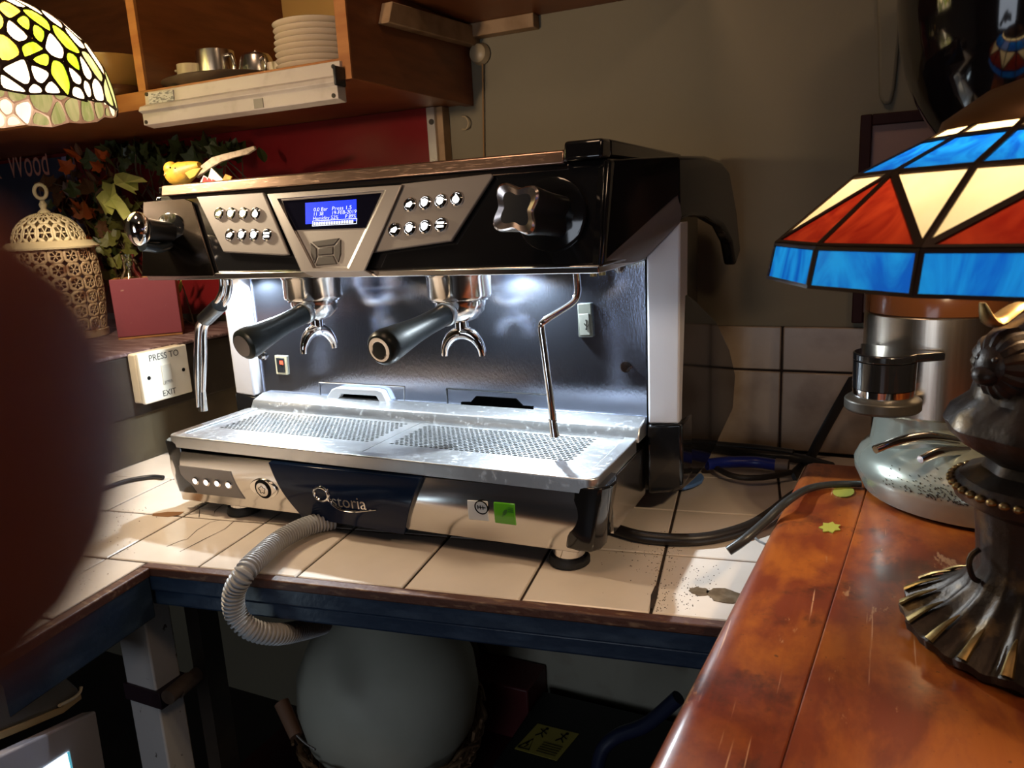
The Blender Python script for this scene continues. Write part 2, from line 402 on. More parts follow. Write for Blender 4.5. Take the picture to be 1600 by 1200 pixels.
# left edge and plank joint lines, both found on the bar's top plane
A0 = at(1007, 1193, 'z', ZB); A1 = at(1256, 722, 'z', ZB); J0 = at(1220, 1197, 'z', ZB); J1 = at(1333, 833, 'z', ZB)
da = (A1-A0)/(A1-A0)[1]; dj = (J1-J0)/(J1-J0)[1]
yN, yF = .18, float(A1[1])
def La(y): return A0+da*(y-A0[1])
def Lj(y): return J0+dj*(y-J0[1])
g_ = np.array([.0004, 0, 0]); X_ = np.array([1., 0, 0])
def plank(f0, f1, nose):
    b = B(); vs = []
    for y in (yN, yF):
        a, c_ = f0(y), f1(y); prof = [(0, -.045), (0, -.016), (.002, -.008), (.006, -.003), (.013, -.0004), (.02, 0)] if nose else [(0, -.045), (0, -.0012), (.0012, 0)]
        vs += [a+X_*x+np.array([0, 0, z]) for x, z in prof]+[c_+np.array([-.0012, 0, 0]), c_+np.array([0, 0, -.0012]), c_+np.array([0, 0, -.045])]
    n = len(vs)//2
    b.add(vs, [tuple(range(n)), tuple(range(n, 2*n))]+[(k, (k+1) % n, n+(k+1) % n, n+k) for k in range(n)])
    return b.build('plank', BARW, bar)
plank(La, lambda y: Lj(y)-g_, True); plank(lambda y: Lj(y)+g_, lambda y: Lj(y)+X_*.30, False); plank(lambda y: Lj(y)+X_*.301, lambda y: Lj(y)+X_*.60, False)
B().prism([La(yN)+np.array([.04, 0, -.045]), Lj(yN)+np.array([.58, 0, -.045]), Lj(yF)+np.array([.58, 0, -.045]), La(yF)+np.array([.04, 0, -.045])], (0, 0, -.04)).build('bar_rail', DARK, bar)
B().prism([La(yN)+np.array([.06, 0, -.085]), Lj(yN)+np.array([.56, 0, -.085]), Lj(.70)+np.array([.56, 0, -.085]), La(.70)+np.array([.06, 0, -.085])], (0, 0, -.815)).build('bar_front', DARK, bar)

# ================================================================== CABINET ON THE WALL
YC = 1.083; XR = -.775; ZC = .703
cab = thing('wall_cabinet', (-1.6, 1.3, ZC), 'orange-brown open wooden wall cabinet holding crockery above the coffee machine', 'cabinet')
B().box((-2.58, YC, ZC), (XR-.02, YW, ZC+.026)).build('shelf', CABWOOD, cab, bevel=.0015)
B().box((-2.58, YC-.006, ZC-.002), (XR-.022, YC, ZC+.030)).build('shelf_edge', CABEDGE, cab, bevel=.001)
B().box((XR-.02, YC-.006, ZC-.004), (XR, YW, 1.35)).build('side_panel', CABWOOD, cab, bevel=.0015)
B().box((XR-.021, YC-.010, ZC-.004), (XR+.001, YC-.006, 1.35)).build('side_edge', CABEDGE, cab)
B().box((-1.262, YC, ZC+.026), (-1.244, YW-.01, 1.35)).build('divider', CABWOOD, cab)
B().box((-1.263, YC-.006, ZC+.030), (-1.243, YC, 1.35)).build('divider_edge', CABEDGE, cab)
B().box((-1.244, YW-.012, ZC+.026), (XR-.02, YW, 1.35)).build('back_board', OCHRE, cab)
B().box((-2.58, YW-.012, ZC+.026), (-1.262, YW, 1.35)).build('back_board', CABWOOD, cab)
B().box((-2.58, YC, 1.35), (XR, YW, 1.37)).build('top_panel', CABWOOD, cab)
# pale batten on the cabinet's side
sp = Plane((XR, 0, 0), (1, 0, 0), (0, 1, 0))
bt = [sp.at(*q) for q in ((596, 5), (735, 45), (735, 75), (590, 38))]
B().prism(bt, (.022, 0, 0)).build('batten', mat('grubby_cream_batten', (.34, .22, .12), .6, noise=(20, (.22, .13, .06), .45, .7)), cab, bevel=.002)
# shelf running along the wall to the right of the cabinet, seen from below
sh = thing('wall_shelf', (-.5, 1.4, .85), 'orange-lit wooden wall shelf right of the cabinet at the top edge', 'shelf')
B().box((XR+.002, 1.22, .852), (-.30, YW-.001, .880)).build('board', CABWOOD, sh, bevel=.002)
B().box((XR+.002, YW-.03, .826), (-.62, YW-.001, .852)).build('bracket', mat('grubby_cream_batten'), sh, bevel=.002)

# lamp batten under the shelf edge
fx = thing('strip_light', (-1.0, YC-.03, ZC), 'long off-white strip light fixture screwed under the cabinet shelf edge', 'light')
x0, x1 = -1.235, -.790
prof = [(0, .024), (-.010, .024), (-.012, .002), (-.026, -.003), (-.030, -.011), (-.022, -.015), (-.022, -.035), (0, -.039)]
YF = YC-.007
b = B(); b.prism([(x0, YF+p[0], ZC+p[1]) for p in prof], (x1-x0, 0, 0)); b.build('housing', FIXT, fx, bevel=.0012)
B().box((x1-.001, YF-.029, ZC-.016), (x1+.004, YF-.002, ZC+.014)).build('end_cap', BLACKM, fx, bevel=.002)
B().box((x0+.012, YF-.0135, ZC+.002), (x0+.075, YF-.0105, ZC+.020)).build('paper_label', mat('printed_grey_label', (.55, .55, .56), .6, noise=(160, (.2, .2, .21), .5, .56, (1, 1, 3))), fx)
B().box((x1-.175, YF-.0235, ZC-.033), (x1-.155, YF-.0215, ZC-.018)).build('worn_patch', mat('grey_worn_metal', (.25, .23, .2), .5), fx)
for (xx, zz, yy) in ((x1-.012, .016, -.0125), (x1-.008, -.030, -.024), (x0+.006, .020, -.0125), (x0+.008, -.030, -.024)):
    B().cyl((xx, YF+yy, ZC+zz), (xx, YF+yy+.004, ZC+zz), .0035, seg=10).build('screw', DARK, fx)

# red panel with aluminium trim under the cabinet, on the wall
rp = thing('wall_cladding', (-1.3, YW-.03, .5), 'deep red gloss panel with aluminium edge trim under the cabinet', 'panel')
B().box((-2.45, YW-.035, .26), (-.868, YW-.001, ZC-.001)).build('panel_face', REDP, rp)
B().box((-.870, YW-.038, .26), (-.850, YW-.001, ZC-.001)).build('edge_trim', ALU, rp, bevel=.001)
B().box((-.850, YW-.030, .26), (-.835, YW-.001, ZC-.001)).build('side_strip', mat('grubby_cream_batten'), rp, bevel=.001)
for z in (.672, .590): 
    B().cyl((-.858, YW-.0395, z), (-.858, YW-.037, z), .006, seg=14).build('screw', DARK if z > .6 else STEEL, rp)

# ================================================================== ESPRESSO MACHINE
XL, XRm = -1.085, -.298; XM = (XL+XRm)/2
def mir(pts): return [np.array([2*XM-p[0], p[1], p[2]]) for p in pts]
mc = thing('espresso_machine', (XM, 1.15, 0), 'black and steel two-group espresso machine on the tiled worktop', 'coffee machine')
HP = Plane((0, .885, .404), (0, -.131, .040))
hu, hv, hn = HP.u, HP.v, HP.n
if hv[2] < 0: hv = -hv
# rear body, base, head
B().prism([(XL+.015, y, z) for y, z in ((1.108, .14), (1.108, .50), (1.13, .535), (1.40, .540), (1.425, .50), (1.425, .12), (1.36, .035), (1.108, .035))], (XRm-XL-.03+.02, 0, 0)).build('rear_body', BLACK, mc, bevel=.012, seg=3)
B().prism([(XL+.03, y, z) for y, z in ((.895, .036), (.882, .116), (1.11, .118), (1.11, .036))], (XRm-XL-.06, 0, 0)).build('base_frame', BLACKM, mc)
B().prism([(XL, y, z) for y, z in ((.889, .404), (.928, .533), (1.13, .540), (1.13, .455), (1.10, .404))], (XRm-XL, 0, 0)).build('head_housing', BLACK, mc, bevel=.005, seg=3)
B().prism([(XL+.004, y, z) for y, z in ((.886, .397), (.884, .406), (.890, .409), (1.10, .409), (1.10, .397))], (XRm-XL-.008, 0, 0)).build('head_lip', STEEL, mc, bevel=.0015)
# cup rail round the top
rl = B().prism([(XL+.028, y, z) for y, z in ((.915, .530), (.919, .5465), (.929, .548), (.932, .531))], (XRm-XL-.085, 0, 0)).build('cup_rail', scratched('rail_brown_reflection', (.52, .35, .27), .28, 60, .08, (1, 8, 8)), mc, bevel=.002)  # steel rail; its brown tint stands in for reflected orange surroundings
B().prism([(XRm-.056, y, z) for y, z in ((.912, .533), (.917, .5565), (.95, .558), (.95, .534))], (.050, 0, 0)).build('rail_corner', BLACK, mc, bevel=.004, seg=3)
B().prism([(XRm-.030, y, z) for y, z in ((.95, .536), (.95, .5575), (1.33, .558), (1.36, .540))], (.024, 0, 0)).build('rail_side', BLACK, mc, bevel=.003)
B().prism([(XL+.006, y, z) for y, z in ((.93, .535), (.93, .547), (1.33, .548), (1.36, .538))], (.024, 0, 0)).build('rail_side', BLACK, mc, bevel=.003)
B().box((XL+.03, .93, .534), (XRm-.03, 1.36, .541)).build('cup_tray', STEEL, mc)
# swept side wings and lower side covers
SPL = Plane((-.262, 1.0, 0), (1, -.089, 0), (0, 1, 0))
def side(pxs, name, m, thick=.022, bev=.006, off=0.0):
    p = SPL.pts(pxs, off)
    B().prism(p, -SPL.n*thick).build(name, m, mc, bevel=bev, seg=3)
    B().prism(mir(p), (SPL.n*thick*np.array([1, -1, -1]))).build(name, m, mc, bevel=bev, seg=3)
side([(1060, 243), (1105, 243), (1128, 250), (1141, 268), (1152, 330), (1158, 392), (1150, 416), (1144, 380), (1131, 354), (1105, 339), (1082, 338), (1062, 346)], 'side_wing', BLACK)
side([(1063, 450), (1086, 466), (1120, 500), (1141, 545), (1150, 585), (1146, 640), (1118, 700), (1102, 732), (1084, 752), (1066, 768), (1064, 700)], 'lower_cover', BLACK)
# head corner: flares from the front face to the wing
for s in (0, 1):
    a = [HP.at(936, 417), HP.at(945, 250)]; bb = SPL.pts([(1061, 304), (1061, 243)])
    q = [a[0], a[1], bb[1], bb[0]]
    inn = [p+np.array([-.03, .012, 0]) for p in q]
    if s: q = mir(q); inn = mir(inn)
    B().add(q+inn, [(0, 1, 2, 3), (7, 6, 5, 4), (0, 4, 5, 1), (1, 5, 6, 2), (2, 6, 7, 3), (3, 7, 4, 0)]).build('corner_cheek', BLACK, mc, bevel=.002)
    # grey soffit under the arm
    q = [HP.at(937, 413)+np.array([0, .004, 0]), SPL.at(1060, 303)+np.array([-.003, .002, 0]), at(1062, 349, 'y', 1.089), at(1008, 404, 'y', 1.089), at(985, 412, 'y', 1.02)]
    if s: q = mir(q)
    B().prism(q, (0, .012, .010)).build('arm_soffit', mat('dark_grey_plastic', (.15, .14, .145), .4), mc)
# pillars (tapered)
YB = 1.105
PP = Plane((0, YB-.016, 0), (0, -1, 0))
for s in (0, 1):
    q = PP.pts([(1010, 400), (1063, 346), (1061, 662), (1013, 662)])
    if s: q = mir(q)
    B().prism(q, (0, .05, 0)).build('pillar', PILLAR, mc, bevel=.003, seg=2)
    q = PP.pts([(1011, 664), (1066, 661), (1067, 762), (1050, 770), (1012, 772)])
    if s: q = mir(q)
    B().prism(q, (0, .07, 0)).build('cover_front', BLACK, mc, bevel=.005, seg=3)
# mirror backsplash (with scratched steel) and rail
B().box((XL+.012, YB, .13), (XRm-.008, YB+.006, .41)).build('backsplash', SPLASH, mc)
b = B().prism([(XL+.018, y, z) for y, z in ((1.060, .139), (1.068, .152), (1.094, .160), (1.104, .160), (1.104, .130), (1.060, .130))], (XRm-XL-.026, 0, 0))
b.build('back_rail', TRAYM, mc, bevel=.002)
BP = Plane((0, YB, 0), (0, -1, 0))
def on_back(pxs, name, m, d=.002, bev=0, parent=None, off=0.0):
    return B().prism(BP.pts(pxs, off), (0, -d, 0)).build(name, m, parent or mc, bevel=bev)
for (pp, has) in (([(499, 597), (632, 604), (632, 632), (501, 625)], 1), ([(698, 607), (858, 617), (858, 648), (700, 637)], 0)):
    p = BP.pts(pp)
    fr = B()
    for i in range(4):
        a, c = p[i], p[(i+1) % 4]; fr.tube([a+np.array([0, -.001, 0]), c+np.array([0, -.001, 0])], .0011, 6, 1)
    fo = fr.build('hatch_frame', STEEL if has else BLACKM, mc)
    if has:
        B().prism([p_+np.array([0, -.0005, 0]) for p_ in BP.pts([(530, 612), (600, 615), (606, 629), (526, 626)])], (0, -.002, 0)).build('slot_shade', mat('opening_shade_black', (.0005, .0005, .0005), 1, spec=0), mc)  # flat black plate painting in the dark of an opening
        hp = BP.pts([(513, 625), (525, 606), (533, 603), (595, 606), (604, 609), (614, 630), (603, 631), (594, 616), (540, 613), (532, 627)])
        B().prism(hp, (0, -.014, 0)).build('hatch_handle', mat('pale_grey_handle', (.55, .57, .60), .35), mc, bevel=.002)
    else:
        B().prism([p_+np.array([0, -.0005, 0]) for p_ in BP.pts([(721, 628), (736, 628), (744, 619), (806, 623), (817, 634), (833, 635), (833, 640), (722, 634)])], (0, -.002, 0)).build('slot_shade', mat('opening_shade_black', (.0005, .0005, .0005), 1, spec=0), mc)  # black plate again, colour standing in for shade inside the opening
rk = on_back([(431, 555), (449, 556), (451, 585), (434, 584)], 'rocker_switch', mat('old_ivory_bezel', (.42, .38, .26), .4), .004, .0008)
on_back([(434, 558), (446, 559), (448, 582), (437, 581)], 'rocker', BLACKM, .006, .0008)
on_back([(440, 563), (445, 563), (446, 569), (441, 568)], 'indicator', mat('red_neon', (.8, .05, .02), .4, emit=(1, .06, .03), emit_str=3), .0066)
ub = on_back([(904, 474), (925, 473), (928, 526), (906, 526)], 'usb_socket', mat('grey_green_socket', (.05, .055, .045), .6), .006, .0012)
on_back([(907, 490), (922, 489), (924, 522), (909, 523)], 'socket_face', mat('pale_socket_face', (.12, .125, .11), .6), .0075, .0005)
us = B(); o = BP.at(916, 512, .0078); u_, v_ = np.array([1., 0, 0]), np.array([0, 0, 1.]); k = .0011
for a, c in (((0, -2), (0, 10)), ((0, 0), (3, 3)), ((3, 3), (3, 5)), ((0, 2), (-3, 5)), ((-3, 5), (-3, 6.5))):
    us.tube([o+k*(a[0]*u_+a[1]*v_), o+k*(c[0]*u_+c[1]*v_)], .0004, 6, 1)
us.cyl(o+k*-2*v_, o+k*-2*v_+np.array([0, -.0005, 0]), .0014, seg=10); us.prism([o+k*(-1.4*u_+9*v_), o+k*(1.4*u_+9*v_), o+k*12*v_], (0, -.0005, 0))
us.build('usb_mark', PAINTBLK, mc)
for (px, py) in ((968, 418), (978, 573), (411, 556)):
    p = BP.at(px, py); b = B(); b.cyl(p, p+np.array([0, -.003, 0]), .0085, seg=18); b.cyl(p+np.array([0, -.003, 0]), p+np.array([0, -.009, 0]), .0058, seg=6); b.build('bolt', CHROME, mc)
for (px, py) in ((927, 425), (941, 423)):
    p = at(px, py, 'y', 1.0); B().cyl(p+np.array([0, 0, .014]), p+np.array([0, 0, -.006]), .0048, seg=10).build('fitting', mat('old_brass_fitting', (.32, .24, .10), .4, .8), mc)

# drip tray: rim and two perforated grates
ZT = .138; tx0, tx1, ty0, ty1 = XL+.012, XRm-.010, .868, 1.066
b = B(); rw = .020
b.box((tx0, ty0, ZT-.020), (tx1, ty0+rw, ZT)); b.box((tx0, ty0+rw, ZT-.020), (tx0+rw, ty1, ZT)); b.box((tx1-rw, ty0+rw, ZT-.020), (tx1, ty1, ZT))
def rrect(x0, y0, x1, y1, r, n=5):
    out = []
    for (cx, cy, a0) in ((x1-r, y0+r, -90), (x1-r, y1-r, 0), (x0+r, y1-r, 90), (x0+r, y0+r, 180)):
        for i in range(n+1):
            a = R(a0+90*i/n); out.append((cx+r*math.cos(a), cy+r*math.sin(a)))
    return out
outer = rrect(tx0, ty0, tx1, ty1, .016); inner = rrect(tx0+rw, ty0+rw, tx1-rw, ty1-.004, .006)
b = B(); n = len(outer)
vs = [(x, y, ZT-.020) for x, y in outer]+[(x, y, ZT) for x, y in outer]+[(x, y, ZT) for x, y in inner]+[(x, y, ZT-.012) for x, y in inner]
fs = []
for i in range(n):
    j = (i+1) % n
    for k in range(3): fs.append((k*n+i, k*n+j, (k+1)*n+j, (k+1)*n+i))
b.add(vs, fs); b.build('drip_tray', TRAYM, mc, bevel=.0025, seg=3)
B().box((tx0+.01, ty0+.01, ZT-.016), (tx1-.01, ty1-.005, ZT-.013)).build('tray_floor', BLACKM, mc)
def grate(x0, x1, y0, y1, holes, name):
    """steel plate with real oblong holes in staggered rows"""
    hx0, hx1, hy0, hy1 = holes; px_, py_ = .0088, .0070
    bm = B(); z = ZT-.003
    nx = int((hx1-hx0)/px_); ny = int((hy1-hy0)/py_)
    for j in range(ny):
        ox = (j % 2)*px_/2
        for i in range(nx):
            a = hx0+i*px_+ox; c = hy0+j*py_
            hw, hh = .0033, .0024; cx, cy = a+px_/2, c+py_/2
            v = [(a, c, z), (a+px_, c, z), (a+px_, c+py_, z), (a, c+py_, z), (cx-hw, cy-hh, z), (cx+hw, cy-hh, z), (cx+hw, cy+hh, z), (cx-hw, cy+hh, z),
                 (cx-hw, cy-hh, z-.0012), (cx+hw, cy-hh, z-.0012), (cx+hw, cy+hh, z-.0012), (cx-hw, cy+hh, z-.0012)]
            bm.add(v, [(0, 1, 5, 4), (1, 2, 6, 5), (2, 3, 7, 6), (3, 0, 4, 7), (4, 5, 9, 8), (5, 6, 10, 9), (6, 7, 11, 10), (7, 4, 8, 11)])
        # filler at row ends
        e0 = hx0+ox; e1 = hx0+nx*px_+ox; c0 = hy0+j*py_
        if ox > 0: bm.add([(hx0, c0, z), (e0, c0, z), (e0, c0+py_, z), (hx0, c0+py_, z)], [(0, 1, 2, 3)])
        xe = hx0+nx*px_+px_/2
        if e1 < xe-1e-6: bm.add([(e1, c0, z), (xe, c0, z), (xe, c0+py_, z), (e1, c0+py_, z)], [(0, 1, 2, 3)])
    xe = hx0+nx*px_+px_/2; ye = hy0+ny*py_
    for q in ((x0, y0, x1, hy0), (x0, ye, x1, y1), (x0, hy0, hx0, ye), (xe, hy0, x1, ye)):
        bm.add([(q[0], q[1], z), (q[2], q[1], z), (q[2], q[3], z), (q[0], q[3], z)], [(0, 1, 2, 3)])
    for q in (((x0, y0), (x1, y0)), ((x1, y0), (x1, y1)), ((x0, y0), (x0, y1))):
        bm.add([(*q[0], z), (*q[1], z), (*q[1], z-.006), (*q[0], z-.006)], [(0, 1, 2, 3)])
    return bm.build(name, TRAYM, mc, smooth=False)
gx0, gx1, gm = tx0+rw+.0015, tx1-rw-.0015, XM+.005
grate(gx0, gm-.0012, ty0+rw+.002, ty1-.006, (gx0+.026, gm-.020, ty0+rw+.050, ty1-.014), 'grate')
grate(gm+.0012, gx1, ty0+rw+.002, ty1-.006, (gm+.016, gx1-.040, ty0+rw+.050, ty1-.014), 'grate')

# front panel below the tray
FP = Plane((0, .874, .118), (0, -.084, -.010))
fv = FP.v if FP.v[2] > 0 else -FP.v
BUL = .007
def bul(p):      # the apron is gently convex from top to bottom
    t = min(1., max(0., (.118-p[2])/.088)); return BUL*math.sin(PI*t)
def on_front(pxs, name, m, d=.003, bev=.001, off=0.0, parent=None, seg=2):
    return B().prism([p+FP.n*bul(p) for p in FP.pts(pxs, off)], FP.n*d).build(name, m, parent or mc, bevel=bev, seg=seg)
def apron(q4, name, m, d):
    a, b_, c_, e_ = [np.array(p) for p in FP.pts(q4)]; N = 12; b = B(); fr = []; bk = []
    for i in range(N+1):
        t = i/N
        for (u0, u1) in ((a, e_), (b_, c_)):
            p = u0*(1-t)+u1*t; fr.append(p+FP.n*(bul(p)+d)); bk.append(p)
    n = len(fr); fs = []
    for i in range(N):
        k = 2*i; fs += [(k, k+1, k+3, k+2), (n+k, n+k+2, n+k+3, n+k+1), (k, k+2, n+k+2, n+k), (k+1, n+k+1, n+k+3, k+3)]
    fs += [(0, n, n+1, 1), (n-2, n-1, 2*n-1, 2*n-2)]
    return b.add(fr+bk, fs).build(name, m, mc, bevel=.0012)
if FP.n[1] > 0: FP.n = -FP.n
apron([(268, 701), (434, 719), (486, 803), (288, 779)], 'front_panel', STEEL, .004)
apron([(658, 742), (920, 767), (906, 862), (636, 825)], 'front_panel', STEEL, .004)
bd = apron([(428, 717), (664, 742), (638, 829), (479, 802)], 'badge_panel', NAVY, .013)
kp = apron([(287, 723), (367.5, 731.5), (388, 777), (299, 767.5)], 'button_plate', GREY, .0052)
for i, (px, py) in enumerate(((312, 748), (329, 750), (346, 751.5), (363.5, 754))):
    p = FP.at(px, py, .005); p = p+FP.n*bul(p); bb = B().lathe([(.0072, 0), (.0072, .0028), (.006, .0040)], p, FP.n, 18).build('button', CHROME, mc)
    B().cyl(p+FP.n*.0040, p+FP.n*.0046, .0044, seg=14).build('button_icon', WHITELIT, bb)
c = FP.at(417.5, 760, .004); c = c+FP.n*bul(c)
eye = B(); ep = []
for k in range(28):
    t = 2*PI*k/28; ep.append(c+FP.u*.0285*math.cos(t)*(1 if True else 1)+fv*.0175*math.sin(t)*(abs(math.sin(t))**.25))
eye.prism(ep, FP.n*.003); eye.build('emblem_eye', CHROME, mc, bevel=.001)
B().lathe([(.0165, 0), (.0165, .0035), (.0150, .0045)], c, FP.n, 28).build('emblem_ring', PAINTBLK, mc)
B().lathe([(.0120, 0), (.0120, .0052), (.0108, .0056)], c, FP.n, 28).build('emblem_coin', STEEL, mc)
cloud = B(); 
cloud.tube([c+FP.n*.0058+(FP.u*math.cos(a)*(.006+.0013*math.sin(5*a))+fv*math.sin(a)*(.006+.0013*math.sin(5*a))) for a in np.linspace(0, 2*PI, 30)], .0004, 5, 1)
cloud.build('emblem_mark', PAINTBLK, mc)
# raised chrome lettering on the badge
o = FP.at(486, 790, .0135+BUL*.8); q = FP.at(603, 803, .0135+BUL*.8); wtxt = np.linalg.norm(q-o); tu = (q-o)/wtxt; tv = fv
lt = B()
ca = FP.at(502, 772, .0140+BUL*.95)
lt.tube([ca+tu*.0135*math.cos(a)+tv*.0115*math.sin(a) for a in np.linspace(R(40), R(395), 26)], .0022, 8, 1)
lt.tube([ca+tu*.0125+tv*.009, ca+tu*.0135-tv*.006, ca+tu*.019-tv*.016, ca+tu*.034-tv*.023, ca+tu*.060-tv*.0235, ca+tu*.098-tv*.017], .0016, 8, 6, rads=[.0022, .002, .002, .0019, .0016, .0007])
lt.tube([ca+tu*.0125+tv*.0105, ca+tu*.0125-tv*.0105], .0020, 8, 1)
lt.text('storia', FP.at(520, 790, .0135+BUL*.85), tu, tv, .0285, .0035, .98)
lt.build('lettering', CHROME, bd)
apron([(735, 776), (767, 778), (770, 809), (738, 806)], 'sticker', mat('white_sticker', (.66, .66, .64), .3), .0047)
c = FP.at(752, 793, .0050+BUL); b = B()
b.tube([c+FP.u*.0098*math.cos(a)+fv*.0098*math.sin(a) for a in np.linspace(0, 2*PI, 26)], .0009, 6, 1)
for x in (-.0055, -.0015, .0025): b.tube([c+FP.u*x+fv*-.003, c+FP.u*x+fv*.003], .0006, 5, 1)
for x in (-.0035, .0005, .0045): b.tube([c+FP.u*(x-.002)+fv*0, c+FP.u*(x+.002)+fv*0], .0006, 5, 1)
b.build('sticker_symbol', PAINTBLK, mc)
apron([(776, 779), (809, 782), (812, 815), (779, 811)], 'sticker', mat('green_resin_sticker', (.10, .40, .02), .15, 0, .5, .6), .0052)
c = FP.at(790, 801, .0055+BUL*.97); b = B(); b.prism([c+FP.u*x*.001+fv*y*.001 for x, y in ((-5, -5), (-1, -4), (2, 0), (3, 5), (-1, 4), (-4, 0))], FP.n*.0003)
b.tube([c+FP.u*-.006+fv*-.007, c+FP.u*.002+fv*.003], .0004, 5, 1)
for k in range(3): b.tube([c+FP.u*.004+fv*(.008-.003*k), c+FP.u*.012+fv*(.008-.003*k)], .0005, 5, 1)
b.build('sticker_leaf', mat('dark_green_print', (.02, .12, .01), .4), mc)
# black corner bumpers
for s in (0, 1):
    b = B(); rows = []
    zs = [(.127, .000), (.105, .002), (.075, -.001), (.050, -.005), (.036, -.012)]
    for z, gq in zs:
        dx = (.127-z)*.18
        rows.append([(XRm-.040-dx, .870-gq*.3, z), (XRm-.020-dx, .866-gq*.3, z), (XRm-.004-dx, .870, z), (XRm+.006-dx, .884, z), (XRm+.007-dx, .905, z), (XRm-.002-dx, .935, z), (XRm-.03-dx, .935, z), (XRm-.045-dx, .895, z)])
    m_ = len(rows[0]); vs = [np.array(p) for r in rows for p in r]
    if s: vs = mir(vs)
    fs = [tuple(range(m_)), tuple(range((len(rows)-1)*m_, len(rows)*m_))]
    for i in range(len(rows)-1):
        for k in range(m_): fs.append((i*m_+k, i*m_+(k+1) % m_, (i+1)*m_+(k+1) % m_, (i+1)*m_+k))
    b.add(vs, fs); b.build('corner_bumper', BLACK, mc, bevel=.003, seg=2)
B().box((XRm-.012, .93, .040), (XRm-.008, 1.09, .117)).build('side_panel', STEEL, mc)
B().box((XL+.008, .93, .040), (XL+.012, 1.09, .117)).build('side_panel', STEEL, mc)
for (fx_, fy_) in ((-.362, .905), (-.955, .905), (-.362, 1.33), (-1.02, 1.33)):
    ft = B().lathe([(.0225, .012), (.0225, .045)], (fx_, fy_, 0), (0, 0, 1), 24).build('foot', CHROME, mc)
    B().lathe([(.026, .0015), (.0285, .003), (.0285, .010), (.026, .014)], (fx_, fy_, 0), (0, 0, 1), 24).build('foot_pad', RUBBER, ft)

# head face details
def on_head(pxs, name, m, d=.003, bev=.001, off=0.0, parent=None, seg=2):
    return B().prism(HP.pts(pxs, off), HP.n*d).build(name, m, parent or mc, bevel=bev, seg=seg)
if HP.n[1] > 0: HP.n = -HP.n
on_head([(226, 316), (290, 311), (302, 316), (337, 432), (224, 432)], 'end_plate', mat('dark_smoked_steel', (.075, .06, .052), .2, 1, bump=(30, .04)), .003, .001)
PL1 = on_head([(311, 309), (415, 302), (455, 399), (446, 400), (353, 395)], 'keypad_panel', GREY, .006, .0016)
PL2 = on_head([(630, 289), (770, 273), (773, 277), (708, 378), (584, 396)], 'keypad_panel', GREY, .006, .0016)
bz = B()
outer = [(417, 303), (629, 288.5), (570.5, 424), (471, 425)]; inner = [(434, 311), (601, 297.5), (543, 419), (490, 419)]
po = HP.pts(outer, .0); pt = HP.pts(outer, .012); it = HP.pts(inner, .013); ib = HP.pts(inner, .006)
fs = []
for i in range(4):
    j = (i+1) % 4
    for k in range(3): fs.append((k*4+i, k*4+j, (k+1)*4+j, (k+1)*4+i))
fs.append((12, 13, 14, 15))
bz.add(po+pt+it+ib, fs); bez = bz.build('display_bezel', mat('satin_silver_bezel', (.36, .335, .32), .36, .4), mc, bevel=.0018)
lp = [HP.at(471, 424, .012), HP.at(570, 423, .012), HP.at(585, 432, .004), HP.at(492, 434, .004)]
B().prism(lp, (0, .006, 0)).build('bezel_lip', mat('satin_silver_bezel'), mc)
on_head([(447, 316.5), (600, 304), (575.5, 358), (462, 361.5)], 'display_window', mat('black_display_glass', (.004, .004, .010), .08), .0075, 0)
lcd = on_head([(482.5, 319.5), (562, 314), (562.5, 347.5), (483, 352.5)], 'lcd', mat('blue_lcd', (.01, .02, .30), .3, emit=(.01, .045, 1.0), emit_str=1.1), .0080, 0)
o = HP.at(489.5, 334, .0083); e = HP.at(559, 329.5, .0083); wl = np.linalg.norm(e-o); tu = (e-o)/wl; tv = np.cross(HP.n, tu); tv = tv if tv[2] > 0 else -tv
LCDW = mat('lcd_white_pixels', (.7, .8, 1), .4, emit=(.62, .74, 1), emit_str=1.15)
b = B()
for (x, y, t, wd) in ((0, .0085, '0.0 Bar', .023), (.0295, .0085, 'Press 1.5', .031), (0, .0020, '11 38', .0165), (.0295, .0020, '19-FEB-2019', .039), (0, -.0045, 'Humidity 52%', .041), (.0515, -.0045, 'P 89%', .017)):
    tb = B().text(t, (0, 0, 0), (1, 0, 0), (0, 1, 0), 1.0, 0, thin=.012); mw = max(p[0] for p in tb.v)
    sx = wd/mw*wl/.0705
    b.add([o+tu*(x*wl/.0705+p[0]*sx)+tv*(y-.0052+p[1]*.0078)+HP.n*.0002 for p in tb.v], tb.f)
for k in range(16):
    x = .002+k*.0040; b.add([o+tu*(x+dx)*wl/.0705+tv*(dy-.0170)+HP.n*.0002 for dx, dy in ((0, 0), (.0030, 0), (.0030, .0042), (0, .0042))], [(0, 1, 2, 3)])
for (x0_, y0_, x1_, y1_) in ((0, -.0185, .0705, -.0178), (0, -.0112, .0705, -.0105), (0, -.0185, .0007, -.0105), (.0698, -.0185, .0705, -.0105)):
    b.add([o+tu*x*wl/.0705+tv*y+HP.n*.0002 for x, y in ((x0_, y0_), (x1_, y0_), (x1_, y1_), (x0_, y1_))], [(0, 1, 2, 3)])
b.build('lcd_text', LCDW, lcd, smooth=False)
